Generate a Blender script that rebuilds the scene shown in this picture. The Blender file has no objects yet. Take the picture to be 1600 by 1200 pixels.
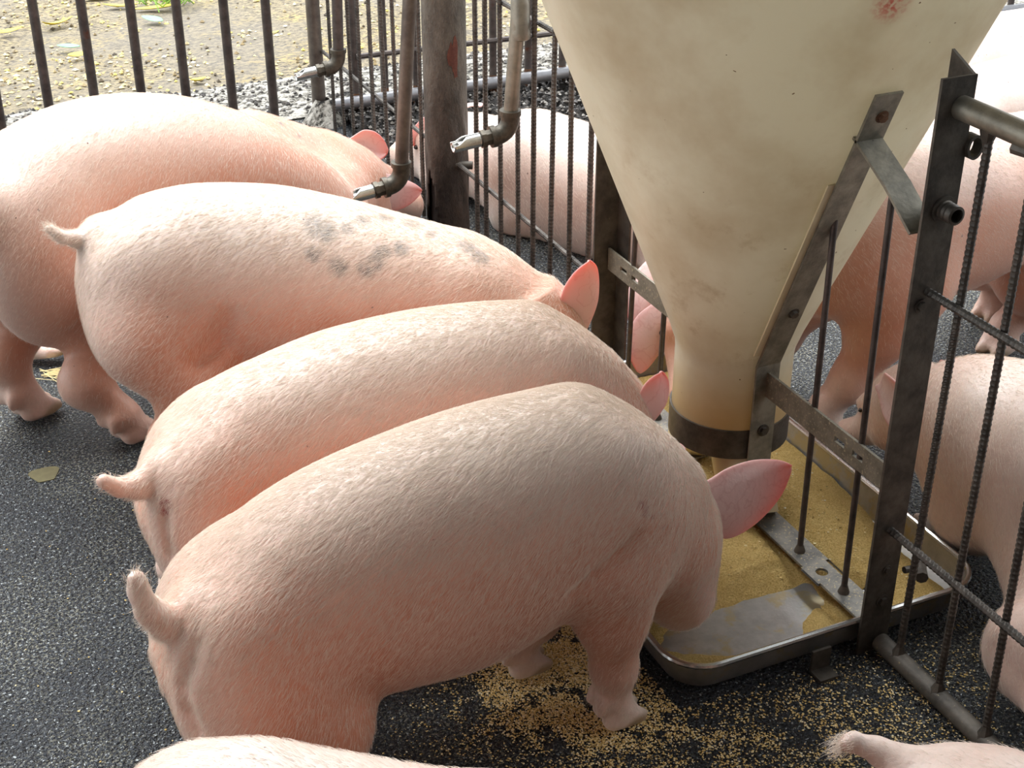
import bpy, math, random
import numpy as np
from mathutils import Vector, Matrix

random.seed(7)
rng = np.random.default_rng(7)
SC = bpy.context.scene
COL = SC.collection

# ------------------------------------------------------------------ camera, sky, exposure
# pen coordinates: X across the barn (to the right-hand pen), Y away along the partition, Z up
cam_d = bpy.data.cameras.new('camera')
cam = bpy.data.objects.new('camera', cam_d)
COL.objects.link(cam)
cam.location = (0, 0, 1.6)
cam.rotation_euler = (math.radians(90 - 29.1), 0, math.radians(-24.54))
cam_d.sensor_fit = 'HORIZONTAL'
cam_d.sensor_width = 36.0
cam_d.lens = 36.0 * 2230 / 1600
cam_d.clip_start = 0.05
SC.camera = cam

W = bpy.data.worlds.new('overcast_sky')
SC.world = W
W.use_nodes = True
wn, wl = W.node_tree.nodes, W.node_tree.links
bg = wn['Background']
bg.inputs[0].default_value = (0.93, 0.97, 1.0, 1)
bg.inputs[1].default_value = 2.2

sun_d = bpy.data.lights.new('hazy_sun', 'SUN')
sun_d.energy = 7.8
sun_d.angle = math.radians(60)
sun_d.color = (0.97, 0.985, 1.0)
sun = bpy.data.objects.new('hazy_sun', sun_d)
COL.objects.link(sun)
_sd = Vector((-0.10, 0.62, 1.15))           # where the hazy sun stands
sun.rotation_euler = _sd.to_track_quat('Z', 'Y').to_euler()

SC.view_settings.view_transform = 'Standard'
SC.view_settings.look = 'None'
SC.view_settings.exposure = 0.0
SC.view_settings.gamma = 1.0
SC.view_settings.use_curve_mapping = False

# ------------------------------------------------------------------ materials
def newmat(name):
    m = bpy.data.materials.new(name)
    m.use_nodes = True
    n, l = m.node_tree.nodes, m.node_tree.links
    return m, n, l, n['Principled BSDF']

def nd(n, t, **kw):
    x = n.new(t)
    for k, v in kw.items():
        if k in ('noise_dimensions', 'operation', 'blend_type', 'data_type', 'feature', 'distance', 'attribute_name', 'wave_type', 'bands_direction'):
            setattr(x, k, v)
        else:
            x.inputs[k].default_value = v
    return x

def ramp(n, l, src, stops):
    r = n.new('ShaderNodeValToRGB')
    e = r.color_ramp.elements
    while len(e) < len(stops):
        e.new(0.5)
    for i, (p, c) in enumerate(stops):
        e[i].position = p
        e[i].color = (*c, 1) if len(c) == 3 else c
    l.new(src, r.inputs[0])
    return r

def coord(n, l, scale=(1, 1, 1), kind='Object'):
    tc = n.new('ShaderNodeTexCoord')
    mp = n.new('ShaderNodeMapping')
    mp.inputs['Scale'].default_value = scale
    l.new(tc.outputs[kind], mp.inputs[0])
    return mp.outputs[0]

def noise(n, l, vec, scale, detail=3, rough=0.55):
    x = n.new('ShaderNodeTexNoise')
    x.inputs['Scale'].default_value = scale
    x.inputs['Detail'].default_value = detail
    x.inputs['Roughness'].default_value = rough
    if vec is not None:
        l.new(vec, x.inputs['Vector'])
    return x.outputs['Fac']

def mixc(n, l, fac, a, b, blend='MIX'):
    x = n.new('ShaderNodeMix')
    x.data_type = 'RGBA'
    x.blend_type = blend
    for sock, v in ((x.inputs[0], fac), (x.inputs[6], a), (x.inputs[7], b)):
        if hasattr(v, 'is_linked') or hasattr(v, 'links'):
            l.new(v, sock)
        elif isinstance(v, (int, float)):
            sock.default_value = v
        else:
            sock.default_value = (*v, 1)
    return x.outputs[2]

def bump(n, l, h, dist, strength=1.0, normal=None):
    b = n.new('ShaderNodeBump')
    b.inputs['Strength'].default_value = strength
    b.inputs['Distance'].default_value = dist
    l.new(h, b.inputs['Height'])
    if normal is not None:
        l.new(normal, b.inputs['Normal'])
    return b.outputs[0]

def metal(name, c1, c2, rough=0.5, metallic=0.7, scale=30, rust=None, dirt=None, bd=0.0006):
    m, n, l, p = newmat(name)
    v = coord(n, l)
    f = noise(n, l, v, scale, 5, 0.65)
    col = mixc(n, l, ramp(n, l, f, [(0.35, (0, 0, 0)), (0.65, (1, 1, 1))]).outputs[0], c1, c2)
    if rust:
        f2 = noise(n, l, v, scale * 0.35, 4, 0.7)
        col = mixc(n, l, ramp(n, l, f2, [(rust[1], (0, 0, 0)), (rust[1] + 0.08, (1, 1, 1))]).outputs[0], col, rust[0])
    if dirt:
        f3 = noise(n, l, v, scale * 6, 4, 0.7)
        col = mixc(n, l, ramp(n, l, f3, [(dirt[1], (0, 0, 0)), (dirt[1] + 0.06, (1, 1, 1))]).outputs[0], col, dirt[0])
    l.new(col, p.inputs['Base Color'])
    p.inputs['Metallic'].default_value = metallic
    p.inputs['Roughness'].default_value = rough
    l.new(bump(n, l, noise(n, l, v, scale * 5, 4), bd), p.inputs['Normal'])
    return m

M = {}
M['dark_steel'] = metal('dark_steel', (0.060, 0.052, 0.045), (0.13, 0.115, 0.095), 0.5, 0.55, 25, dirt=((0.30, 0.25, 0.14), 0.70))
M['bar_steel'] = metal('bar_steel', (0.055, 0.045, 0.042), (0.11, 0.09, 0.08), 0.5, 0.45, 30, rust=((0.10, 0.035, 0.018), 0.62))
M['rebar'] = metal('rebar_steel', (0.05, 0.045, 0.04), (0.12, 0.105, 0.09), 0.5, 0.5, 40, dirt=((0.28, 0.24, 0.16), 0.72))
M['galv'] = metal('galvanised_pipe', (0.17, 0.155, 0.125), (0.30, 0.275, 0.22), 0.45, 0.6, 18, dirt=((0.06, 0.05, 0.035), 0.68))
M['galv_dark'] = metal('weathered_pipe', (0.085, 0.07, 0.06), (0.17, 0.145, 0.12), 0.45, 0.55, 18, dirt=((0.24, 0.2, 0.13), 0.70))
M['floor_pipe'] = metal('muddy_pipe', (0.055, 0.05, 0.042), (0.13, 0.115, 0.095), 0.6, 0.3, 22, dirt=((0.36, 0.30, 0.16), 0.64))
M['back_pipe'] = metal('grey_pipe', (0.17, 0.17, 0.18), (0.26, 0.26, 0.27), 0.4, 0.5, 14)
M['fitting'] = metal('iron_fitting', (0.05, 0.044, 0.034), (0.115, 0.10, 0.075), 0.45, 0.55, 35)
M['nipple'] = metal('chromed_nipple', (0.55, 0.55, 0.53), (0.68, 0.68, 0.66), 0.25, 0.95, 20)
M['stainless'] = metal('stainless_steel', (0.36, 0.355, 0.34), (0.47, 0.465, 0.45), 0.36, 0.8, 30, rust=((0.44, 0.38, 0.25), 0.53), dirt=((0.55, 0.42, 0.2), 0.66), bd=0.0004)
M['rim'] = metal('polished_rim', (0.60, 0.60, 0.58), (0.70, 0.70, 0.68), 0.22, 0.95, 9, bd=0.0001)
M['strip'] = metal('floury_strip', (0.13, 0.13, 0.125), (0.24, 0.23, 0.20), 0.5, 0.5, 30, dirt=((0.50, 0.42, 0.24), 0.58))
M['arm_steel'] = metal('dull_arm_steel', (0.16, 0.15, 0.12), (0.30, 0.28, 0.225), 0.5, 0.4, 30, dirt=((0.06, 0.05, 0.04), 0.68))
M['hair_bar'] = metal('dusty_flat_bar', (0.14, 0.125, 0.095), (0.24, 0.215, 0.165), 0.6, 0.35, 30, dirt=((0.38, 0.33, 0.22), 0.58))

def mat_post():
    m, n, l, p = newmat('rusted_round_post')
    v = coord(n, l, (1, 1, 0.45))
    f = ramp(n, l, noise(n, l, v, 14, 7, 0.75), [(0.34, (0, 0, 0)), (0.66, (1, 1, 1))]).outputs[0]
    tc = n.new('ShaderNodeTexCoord')
    sx = n.new('ShaderNodeSeparateXYZ')
    l.new(tc.outputs['Object'], sx.inputs[0])
    up = n.new('ShaderNodeMapRange')
    up.inputs[1].default_value = 0.15
    up.inputs[2].default_value = 0.75
    l.new(sx.outputs[2], up.inputs[0])
    low = mixc(n, l, f, (0.012, 0.010, 0.009), (0.09, 0.065, 0.05))
    hi = mixc(n, l, f, (0.06, 0.052, 0.042), (0.20, 0.18, 0.145))
    l.new(mixc(n, l, up.outputs[0], low, hi), p.inputs['Base Color'])
    p.inputs['Metallic'].default_value = 0.25
    p.inputs['Roughness'].default_value = 0.6
    l.new(bump(n, l, noise(n, l, v, 30, 6, 0.75), 0.012), p.inputs['Normal'])
    return m
M['post'] = mat_post()
M['red_rust'] = metal('red_rust', (0.09, 0.026, 0.016), (0.15, 0.05, 0.03), 0.8, 0.0, 60)
M['black'] = metal('painted_hollow_black', (0.012, 0.010, 0.009), (0.03, 0.022, 0.018), 0.8, 0.0, 40)
M['brown_rust'] = metal('brown_rust', (0.10, 0.045, 0.022), (0.20, 0.10, 0.05), 0.8, 0.1, 50)

def mat_hopper():
    m, n, l, p = newmat('cream_polythene')
    v = coord(n, l)
    f = noise(n, l, v, 4.0, 5, 0.65)
    f2 = noise(n, l, v, 260, 2)
    base = mixc(n, l, ramp(n, l, f, [(0.42, (0, 0, 0)), (0.72, (1, 1, 1))]).outputs[0], (0.76, 0.715, 0.585), (0.60, 0.52, 0.37))
    specks = ramp(n, l, noise(n, l, v, 95, 1), [(0.80, (0, 0, 0)), (0.815, (1, 1, 1))]).outputs[0]
    base = mixc(n, l, specks, base, (0.16, 0.10, 0.05))
    sm1 = ramp(n, l, noise(n, l, v, 11, 6, 0.7), [(0.55, (0, 0, 0)), (0.72, (0.6, 0.6, 0.6))]).outputs[0]
    tz = n.new('ShaderNodeTexCoord'); sz = n.new('ShaderNodeSeparateXYZ'); l.new(tz.outputs['Object'], sz.inputs[0])
    zr = ramp(n, l, sz.outputs[2], [(0.13, (0, 0, 0)), (0.20, (1, 1, 1)), (0.46, (0.9, 0.9, 0.9)), (0.70, (0.1, 0.1, 0.1))]).outputs[0]
    sm2 = n.new('ShaderNodeMath'); sm2.operation = 'MULTIPLY'
    l.new(sm1, sm2.inputs[0]); l.new(zr, sm2.inputs[1])
    base = mixc(n, l, sm2.outputs[0], base, (0.44, 0.33, 0.18))
    # pink chalk smear
    tc = n.new('ShaderNodeTexCoord')
    ds = n.new('ShaderNodeVectorMath'); ds.operation = 'DISTANCE'
    ds.inputs[1].default_value = SMEAR
    l.new(tc.outputs['Object'], ds.inputs[0])
    mk = n.new('ShaderNodeMapRange')
    mk.inputs[1].default_value = 0.035; mk.inputs[2].default_value = 0.0
    l.new(ds.outputs['Value'], mk.inputs[0])
    mm = n.new('ShaderNodeMath'); mm.operation = 'MULTIPLY'
    l.new(mk.outputs[0], mm.inputs[0])
    l.new(ramp(n, l, noise(n, l, v, 120, 3), [(0.42, (0, 0, 0)), (0.6, (1, 1, 1))]).outputs[0], mm.inputs[1])
    base = mixc(n, l, mm.outputs[0], base, (0.55, 0.10, 0.08))
    # meal showing as a yellow band inside the neck
    sx = n.new('ShaderNodeSeparateXYZ')
    l.new(tc.outputs['Object'], sx.inputs[0])
    yb = n.new('ShaderNodeMapRange')
    yb.inputs[1].default_value = 0.165; yb.inputs[2].default_value = 0.05
    l.new(sx.outputs[2], yb.inputs[0])
    ym = n.new('ShaderNodeMath'); ym.operation = 'MULTIPLY'
    l.new(yb.outputs[0], ym.inputs[0]); ym.inputs[1].default_value = 0.55
    base = mixc(n, l, ym.outputs[0], base, (0.72, 0.50, 0.17))
    l.new(base, p.inputs['Base Color'])
    p.inputs['Roughness'].default_value = 0.38
    p.inputs['Subsurface Weight'].default_value = 0.0
    # the plastic passes a little daylight
    tr = n.new('ShaderNodeBsdfTranslucent')
    l.new(base, tr.inputs[0])
    mx = n.new('ShaderNodeMixShader')
    mx.inputs[0].default_value = 0.38
    out = n['Material Output']
    l.new(p.outputs[0], mx.inputs[1]); l.new(tr.outputs[0], mx.inputs[2])
    l.new(mx.outputs[0], out.inputs[0])
    l.new(bump(n, l, f2, 0.0002, 0.5), p.inputs['Normal'])
    return m
SMEAR = (-0.062, -0.403, 0.893)
M['hopper'] = mat_hopper()
def mat_spout():
    m, n, l, p = newmat('milky_tube')
    v = coord(n, l)
    l.new(mixc(n, l, noise(n, l, v, 12), (0.62, 0.52, 0.30), (0.70, 0.63, 0.45)), p.inputs['Base Color'])
    p.inputs['Roughness'].default_value = 0.35
    p.inputs['Transmission Weight'].default_value = 0.0
    return m
M['spout'] = mat_spout()

def mat_skin():
    m, n, l, p = newmat('pig_skin')
    v = coord(n, l)
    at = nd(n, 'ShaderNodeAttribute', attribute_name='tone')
    sp = nd(n, 'ShaderNodeAttribute', attribute_name='spot')
    hf = nd(n, 'ShaderNodeAttribute', attribute_name='hoof')
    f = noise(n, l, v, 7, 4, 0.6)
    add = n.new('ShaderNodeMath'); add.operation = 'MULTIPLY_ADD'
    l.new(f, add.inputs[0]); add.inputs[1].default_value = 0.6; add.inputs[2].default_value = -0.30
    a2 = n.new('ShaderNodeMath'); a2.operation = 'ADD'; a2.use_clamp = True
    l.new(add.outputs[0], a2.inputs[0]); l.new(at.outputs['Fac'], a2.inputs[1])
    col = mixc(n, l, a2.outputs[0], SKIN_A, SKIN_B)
    # fine hair streaks and grime flecks
    vs = coord(n, l, (1, 1, 1))
    st = noise(n, l, vs, 90, 3, 0.7)
    col = mixc(n, l, ramp(n, l, st, [(0.35, (1, 1, 1)), (0.62, (0, 0, 0))]).outputs[0], col, mixc(n, l, 0.12, col, (0.30, 0.18, 0.14)))
    fl = ramp(n, l, noise(n, l, v, 62, 2, 0.6), [(0.745, (0, 0, 0)), (0.775, (1, 1, 1))]).outputs[0]
    col = mixc(n, l, fl, col, (0.20, 0.11, 0.085))
    dirt = ramp(n, l, noise(n, l, v, 14, 6, 0.75), [(0.60, (0, 0, 0)), (0.75, (1, 1, 1))]).outputs[0]
    dm = n.new('ShaderNodeMath'); dm.operation = 'MULTIPLY'
    l.new(dirt, dm.inputs[0]); dm.inputs[1].default_value = 0.22
    col = mixc(n, l, dm.outputs[0], col, (0.42, 0.30, 0.24))
    spn = n.new('ShaderNodeMath'); spn.operation = 'MULTIPLY'
    l.new(sp.outputs['Fac'], spn.inputs[0])
    l.new(ramp(n, l, noise(n, l, v, 80, 3, 0.7), [(0.30, (0.35, 0.35, 0.35)), (0.6, (1, 1, 1))]).outputs[0], spn.inputs[1])
    col = mixc(n, l, spn.outputs[0], col, (0.16, 0.155, 0.15))
    rw = nd(n, 'ShaderNodeAttribute', attribute_name='raw')
    rm = n.new('ShaderNodeMath'); rm.operation = 'MULTIPLY'
    l.new(rw.outputs['Fac'], rm.inputs[0])
    l.new(ramp(n, l, noise(n, l, v, 110, 3), [(0.38, (0.2, 0.2, 0.2)), (0.6, (1, 1, 1))]).outputs[0], rm.inputs[1])
    col = mixc(n, l, rm.outputs[0], col, (0.34, 0.09, 0.075))
    col = mixc(n, l, hf.outputs['Fac'], col, (0.40, 0.28, 0.17))
    l.new(col, p.inputs['Base Color'])
    p.inputs['Roughness'].default_value = 0.46
    p.inputs['Specular IOR Level'].default_value = 0.45
    p.inputs['Sheen Weight'].default_value = 0.16
    p.inputs['Sheen Roughness'].default_value = 0.4
    p.inputs['Sheen Tint'].default_value = (1.0, 0.97, 0.94, 1)
    p.inputs['Coat Weight'].default_value = 0.25
    p.inputs['Coat Roughness'].default_value = 0.38
    p.inputs['Subsurface Weight'].default_value = 0.12
    p.inputs['Subsurface Radius'].default_value = (1.0, 0.35, 0.2)
    p.inputs['Subsurface Scale'].default_value = 0.008
    b1 = bump(n, l, noise(n, l, v, 160, 3, 0.6), 0.0012, 0.7)
    l.new(b1, p.inputs['Normal'])
    return m
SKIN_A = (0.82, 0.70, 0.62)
SKIN_B = (0.61, 0.275, 0.17)  # redder lower skin, deepened to paint in the shade on the flanks
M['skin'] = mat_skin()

def mat_ear():
    m, n, l, p = newmat('pig_ear_skin')
    v = coord(n, l)
    f = noise(n, l, v, 14, 3)
    vein = ramp(n, l, noise(n, l, v, 30, 2, 0.5), [(0.47, (0, 0, 0)), (0.50, (1, 1, 1)), (0.53, (0, 0, 0))]).outputs[0]
    col = mixc(n, l, f, (0.86, 0.66, 0.62), (0.80, 0.55, 0.51))
    vm = n.new('ShaderNodeMath'); vm.operation = 'MULTIPLY'
    l.new(vein, vm.inputs[0]); vm.inputs[1].default_value = 0.25
    col = mixc(n, l, vm.outputs[0], col, (0.5, 0.18, 0.16))
    l.new(col, p.inputs['Base Color'])
    p.inputs['Roughness'].default_value = 0.5
    p.inputs['Sheen Weight'].default_value = 0.3
    tr = n.new('ShaderNodeBsdfTranslucent')
    tr.inputs[0].default_value = (1.0, 0.22, 0.13, 1)
    mx = n.new('ShaderNodeMixShader')
    th = nd(n, 'ShaderNodeAttribute', attribute_name='thin')
    l.new(th.outputs['Fac'], mx.inputs[0])
    l.new(p.outputs[0], mx.inputs[1]); l.new(tr.outputs[0], mx.inputs[2])
    l.new(mx.outputs[0], n['Material Output'].inputs[0])
    l.new(bump(n, l, noise(n, l, v, 120, 3), 0.0006), p.inputs['Normal'])
    return m
M['ear'] = mat_ear()

def mat_simple(name, c, rough=0.5, spec=0.5, var=0.15, scale=40):
    m, n, l, p = newmat(name)
    v = coord(n, l)
    c2 = tuple(x * (1 - var * 2) for x in c)
    l.new(mixc(n, l, noise(n, l, v, scale), c, c2), p.inputs['Base Color'])
    p.inputs['Roughness'].default_value = rough
    p.inputs['Specular IOR Level'].default_value = spec
    return m
M['bristle'] = mat_simple('pale_bristles', (0.86, 0.75, 0.64), 0.45, 0.5, 0.05)
M['wound'] = mat_simple('raw_skin', (0.42, 0.13, 0.11), 0.5)
M['snout'] = mat_simple('snout_skin', (0.70, 0.42, 0.38), 0.4)
M['eye'] = mat_simple('dark_eye', (0.03, 0.02, 0.015), 0.15)
M['yellow_leaf'] = mat_simple('yellow_leaf', (0.72, 0.55, 0.05), 0.6)
M['green_leaf'] = mat_simple('green_scrap', (0.20, 0.50, 0.26), 0.6)
M['grass'] = mat_simple('grass_blades', (0.22, 0.40, 0.05), 0.6)
M['straw'] = mat_simple('dry_straw', (0.72, 0.60, 0.30), 0.6)
M['grain'] = mat_simple('feed_grains', (0.85, 0.66, 0.28), 0.75, 0.2, 0.2, 90)
M['pebble'] = metal('dark_gravel', (0.006, 0.005, 0.004), (0.036, 0.028, 0.022), 0.45, 0.0, 70, dirt=((0.20, 0.17, 0.13), 0.66), bd=0.012)
M['wall'] = mat_simple('blocker_wall_grey', (0.06, 0.055, 0.05), 0.9)
M['roof'] = mat_simple('blocker_roof_sheet', (0.07, 0.066, 0.062), 0.8)

def mat_island(name, stops, rough=0.7):
    m, n, l, p = newmat(name)
    g = n.new('ShaderNodeNewGeometry')
    l.new(ramp(n, l, g.outputs['Random Per Island'], stops).outputs[0], p.inputs['Base Color'])
    p.inputs['Roughness'].default_value = rough
    return m
M['grain'] = mat_island('feed_grains', [(0.0, (0.45, 0.30, 0.09)), (0.35, (0.80, 0.60, 0.24)), (0.8, (0.90, 0.74, 0.40)), (1.0, (0.95, 0.88, 0.66))], 0.75)
M['flake'] = mat_island('litter_flakes', [(0.0, (0.06, 0.045, 0.03)), (0.3, (0.30, 0.22, 0.10)), (0.55, (0.62, 0.52, 0.30)), (0.8, (0.75, 0.60, 0.14)), (1.0, (0.85, 0.80, 0.68))], 0.7)
M['stone'] = mat_island('gravel_stones', [(0.0, (0.010, 0.008, 0.007)), (0.45, (0.035, 0.027, 0.022)), (0.75, (0.10, 0.085, 0.07)), (0.93, (0.25, 0.23, 0.20)), (1.0, (0.60, 0.58, 0.54))], 0.5)
def mat_floor():
    m, n, l, p = newmat('rough_black_floor')
    v = coord(n, l)
    big = noise(n, l, v, 2.2, 5, 0.65)
    mid = noise(n, l, v, 26, 4, 0.65)
    gran = noise(n, l, v, 130, 2, 0.6)
    fine = noise(n, l, v, 330, 2, 0.7)
    col = mixc(n, l, ramp(n, l, gran, [(0.40, (0, 0, 0)), (0.62, (1, 1, 1))]).outputs[0], (0.005, 0.006, 0.009), (0.032, 0.040, 0.052))
    dst = ramp(n, l, big, [(0.40, (0.12, 0.12, 0.12)), (0.66, (1, 1, 1))]).outputs[0]
    g2 = noise(n, l, v, 185, 2, 0.7)
    fm = n.new('ShaderNodeMath'); fm.operation = 'MULTIPLY'
    l.new(dst, fm.inputs[0])
    l.new(ramp(n, l, g2, [(0.52, (0, 0, 0)), (0.60, (1, 1, 1))]).outputs[0], fm.inputs[1])
    col = mixc(n, l, fm.outputs[0], col, (0.32, 0.31, 0.23))
    sp = ramp(n, l, noise(n, l, v, 150, 2, 0.7), [(0.61, (0, 0, 0)), (0.66, (1, 1, 1))]).outputs[0]
    col = mixc(n, l, sp, col, (0.48, 0.52, 0.53))  # pale floor specks, with bright glints painted into them
    l.new(col, p.inputs['Base Color'])
    p.inputs['Roughness'].default_value = 0.48
    p.inputs['Specular IOR Level'].default_value = 0.42
    b0 = bump(n, l, mid, 0.010, 0.5)
    b1 = bump(n, l, gran, 0.035, 1.0, b0)
    l.new(bump(n, l, fine, 0.004, 0.7, b1), p.inputs['Normal'])
    return m
M['floor'] = mat_floor()

def mat_ground():
    m, n, l, p = newmat('littered_dirt')
    v = coord(n, l)
    big = noise(n, l, v, 1.3, 5, 0.6)
    fine = noise(n, l, coord(n, l, (1, 1.8, 1)), 42, 6, 0.75)
    col = mixc(n, l, ramp(n, l, fine, [(0.40, (0, 0, 0)), (0.58, (1, 1, 1))]).outputs[0], (0.055, 0.042, 0.028), (0.37, 0.30, 0.17))
    y = ramp(n, l, noise(n, l, v, 3.4, 5, 0.7), [(0.52, (0, 0, 0)), (0.68, (1, 1, 1))]).outputs[0]
    ym = n.new('ShaderNodeMath'); ym.operation = 'MULTIPLY'
    l.new(y, ym.inputs[0])
    l.new(ramp(n, l, fine, [(0.45, (0, 0, 0)), (0.6, (1, 1, 1))]).outputs[0], ym.inputs[1])
    col = mixc(n, l, ym.outputs[0], col, (0.58, 0.42, 0.10))
    col = mixc(n, l, ramp(n, l, big, [(0.42, (0.5, 0.5, 0.5)), (0.56, (0, 0, 0))]).outputs[0], col, (0.20, 0.18, 0.155))
    l.new(col, p.inputs['Base Color'])
    p.inputs['Roughness'].default_value = 0.75
    l.new(bump(n, l, fine, 0.02, 0.8), p.inputs['Normal'])
    return m
M['ground'] = mat_ground()

def mat_kerb():
    m, n, l, p = newmat('crumbling_kerb')
    v = coord(n, l, (1, 1.6, 1))
    f = noise(n, l, v, 28, 6, 0.75)
    l.new(ramp(n, l, f, [(0.42, (0.02, 0.018, 0.016)), (0.47, (0.25, 0.23, 0.19)), (0.56, (0.66, 0.63, 0.56))]).outputs[0], p.inputs['Base Color'])
    p.inputs['Roughness'].default_value = 0.85
    l.new(bump(n, l, f, 0.03, 1.0), p.inputs['Normal'])
    return m
M['kerb'] = mat_kerb()

def mat_meal():
    m, n, l, p = newmat('yellow_meal')
    v = coord(n, l)
    f = noise(n, l, v, 330, 4, 0.7)
    g = noise(n, l, v, 30, 4, 0.6)
    col = mixc(n, l, ramp(n, l, f, [(0.36, (0, 0, 0)), (0.62, (1, 1, 1))]).outputs[0], (0.62, 0.39, 0.11), (0.96, 0.72, 0.30))
    col = mixc(n, l, ramp(n, l, g, [(0.45, (0, 0, 0)), (0.75, (0.5, 0.5, 0.5))]).outputs[0], col, (0.68, 0.43, 0.13))
    l.new(col, p.inputs['Base Color'])
    p.inputs['Roughness'].default_value = 0.9
    p.inputs['Specular IOR Level'].default_value = 0.15
    b0 = bump(n, l, noise(n, l, v, 95, 4, 0.65), 0.014, 0.8)
    l.new(bump(n, l, f, 0.008, 1.0, b0), p.inputs['Normal'])
    return m
M['meal'] = mat_meal()
def mat_puddle():
    m, n, l, p = newmat('murky_puddle')
    v = coord(n, l)
    l.new(mixc(n, l, noise(n, l, v, 60), (0.22, 0.20, 0.11), (0.12, 0.11, 0.07)), p.inputs['Base Color'])
    p.inputs['Roughness'].default_value = 0.08
    return m
M['puddle'] = mat_puddle()

# ------------------------------------------------------------------ mesh helpers
class MB:
    def __init__(self):
        self.v, self.f = [], []
    def add(self, vs, fs):
        o = len(self.v)
        self.v += [tuple(map(float, p)) for p in vs]
        self.f += [tuple(int(i) + o for i in f) for f in fs]
        return self
    def box(self, lo, hi, mat=None):
        (a, b, c), (d, e, g) = lo, hi
        vs = [(a, b, c), (d, b, c), (d, e, c), (a, e, c), (a, b, g), (d, b, g), (d, e, g), (a, e, g)]
        if mat is not None:
            vs = [mat @ Vector(p) for p in vs]
        return self.add(vs, [(0, 3, 2, 1), (4, 5, 6, 7), (0, 1, 5, 4), (1, 2, 6, 5), (2, 3, 7, 6), (3, 0, 4, 7)])
    def loft(self, rings, cap0=True, cap1=True, closed=True):
        n = len(rings[0]); vs = [p for r in rings for p in r]; fs = []
        for i in range(len(rings) - 1):
            for j in range(n if closed else n - 1):
                k = (j + 1) % n
                fs.append((i * n + j, i * n + k, (i + 1) * n + k, (i + 1) * n + j))
        if cap0: fs.append(tuple(range(n - 1, -1, -1)))
        if cap1: fs.append(tuple((len(rings) - 1) * n + j for j in range(n)))
        return self.add(vs, fs)
    def tube(self, pts, r, n=12, cap=True, rib=0.0, pitch=0.009):
        """round tube through pts; rib > 0 gives rolled rebar ribs"""
        P = [np.array(p, float) for p in pts]
        R = list(r) if hasattr(r, '__len__') else [r] * len(P)
        if rib > 0:
            Q, RR = [P[0]], [R[0]]
            for i in range(len(P) - 1):
                L = np.linalg.norm(P[i + 1] - P[i]); m = max(2, int(L / (pitch / 3)))
                for t in range(1, m + 1):
                    Q.append(P[i] + (P[i + 1] - P[i]) * t / m); RR.append(R[i])
            P, R = Q, RR
        rings = []
        T = []
        for i in range(len(P)):
            a = P[max(i - 1, 0)]; b = P[min(i + 1, len(P) - 1)]
            d = b - a; T.append(d / (np.linalg.norm(d) + 1e-12))
        x = np.cross(T[0], [0, 0, 1.0])
        if np.linalg.norm(x) < 1e-3: x = np.cross(T[0], [1.0, 0, 0])
        x /= np.linalg.norm(x)
        s = 0.0
        for i in range(len(P)):
            x = x - T[i] * np.dot(x, T[i]); x /= np.linalg.norm(x)
            y = np.cross(T[i], x)
            if i: s += np.linalg.norm(P[i] - P[i - 1])
            ring = []
            for j in range(n):
                a = 2 * math.pi * j / n
                rr = R[i]
                if rib > 0:
                    rr += rib * (math.sin(2 * math.pi * s / pitch + a) > 0.1) + (0.6 * rib if j % (n // 2) == 0 else 0)
                ring.append(P[i] + rr * (math.cos(a) * x + math.sin(a) * y))
            rings.append(ring)
        return self.loft(rings, cap, cap)
    def lathe(self, prof, n=48, c=(0, 0), cap0=False, cap1=False):
        rings = [[(c[0] + r * math.cos(2 * math.pi * j / n), c[1] + r * math.sin(2 * math.pi * j / n), z) for j in range(n)] for r, z in prof]
        return self.loft(rings, cap0, cap1)
    def mesh(self, name):
        me = bpy.data.meshes.new(name)
        me.from_pydata(self.v, [], self.f)
        me.update()
        return me

def link(name, me, mat=None, parent=None, smooth=False, origin=None):
    o = bpy.data.objects.new(name, me)
    COL.objects.link(o)
    if mat is not None:
        me.materials.append(M[mat] if isinstance(mat, str) else mat)
    if smooth:
        me.polygons.foreach_set('use_smooth', [True] * len(me.polygons))
        try:
            me.set_sharp_from_angle(angle=math.radians(38))
        except Exception:
            pass
    if origin is not None:
        me.transform(Matrix.Translation(-Vector(origin)))
        o.location = origin
    if parent is not None:
        o.parent = parent
        if origin is not None and parent.type == 'EMPTY':
            o.location = Vector(origin) - parent.location
        elif parent.location.length > 0:
            me.transform(Matrix.Translation(-parent.location))
    return o

def build(mb, name, mat, parent=None, smooth=False, origin=None):
    return link(name, mb.mesh(name), mat, parent, smooth, origin)

def thing(name, label, cat, loc=(0, 0, 0), group=None):
    o = bpy.data.objects.new(name, None)
    COL.objects.link(o)
    o.location = loc
    o.empty_display_size = 0.1
    return tag(o, label, cat, group)

def tag(o, label, cat=None, group=None, kind=None):
    o['label'] = label
    if cat: o['category'] = cat
    if group: o['group'] = group
    if kind: o['kind'] = kind
    return o

def struct(name, mb, mat, smooth=False, label=None):
    o = build(mb, name, mat, None, smooth)
    o['kind'] = 'structure'
    if label: o['label'] = label
    return o

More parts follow.
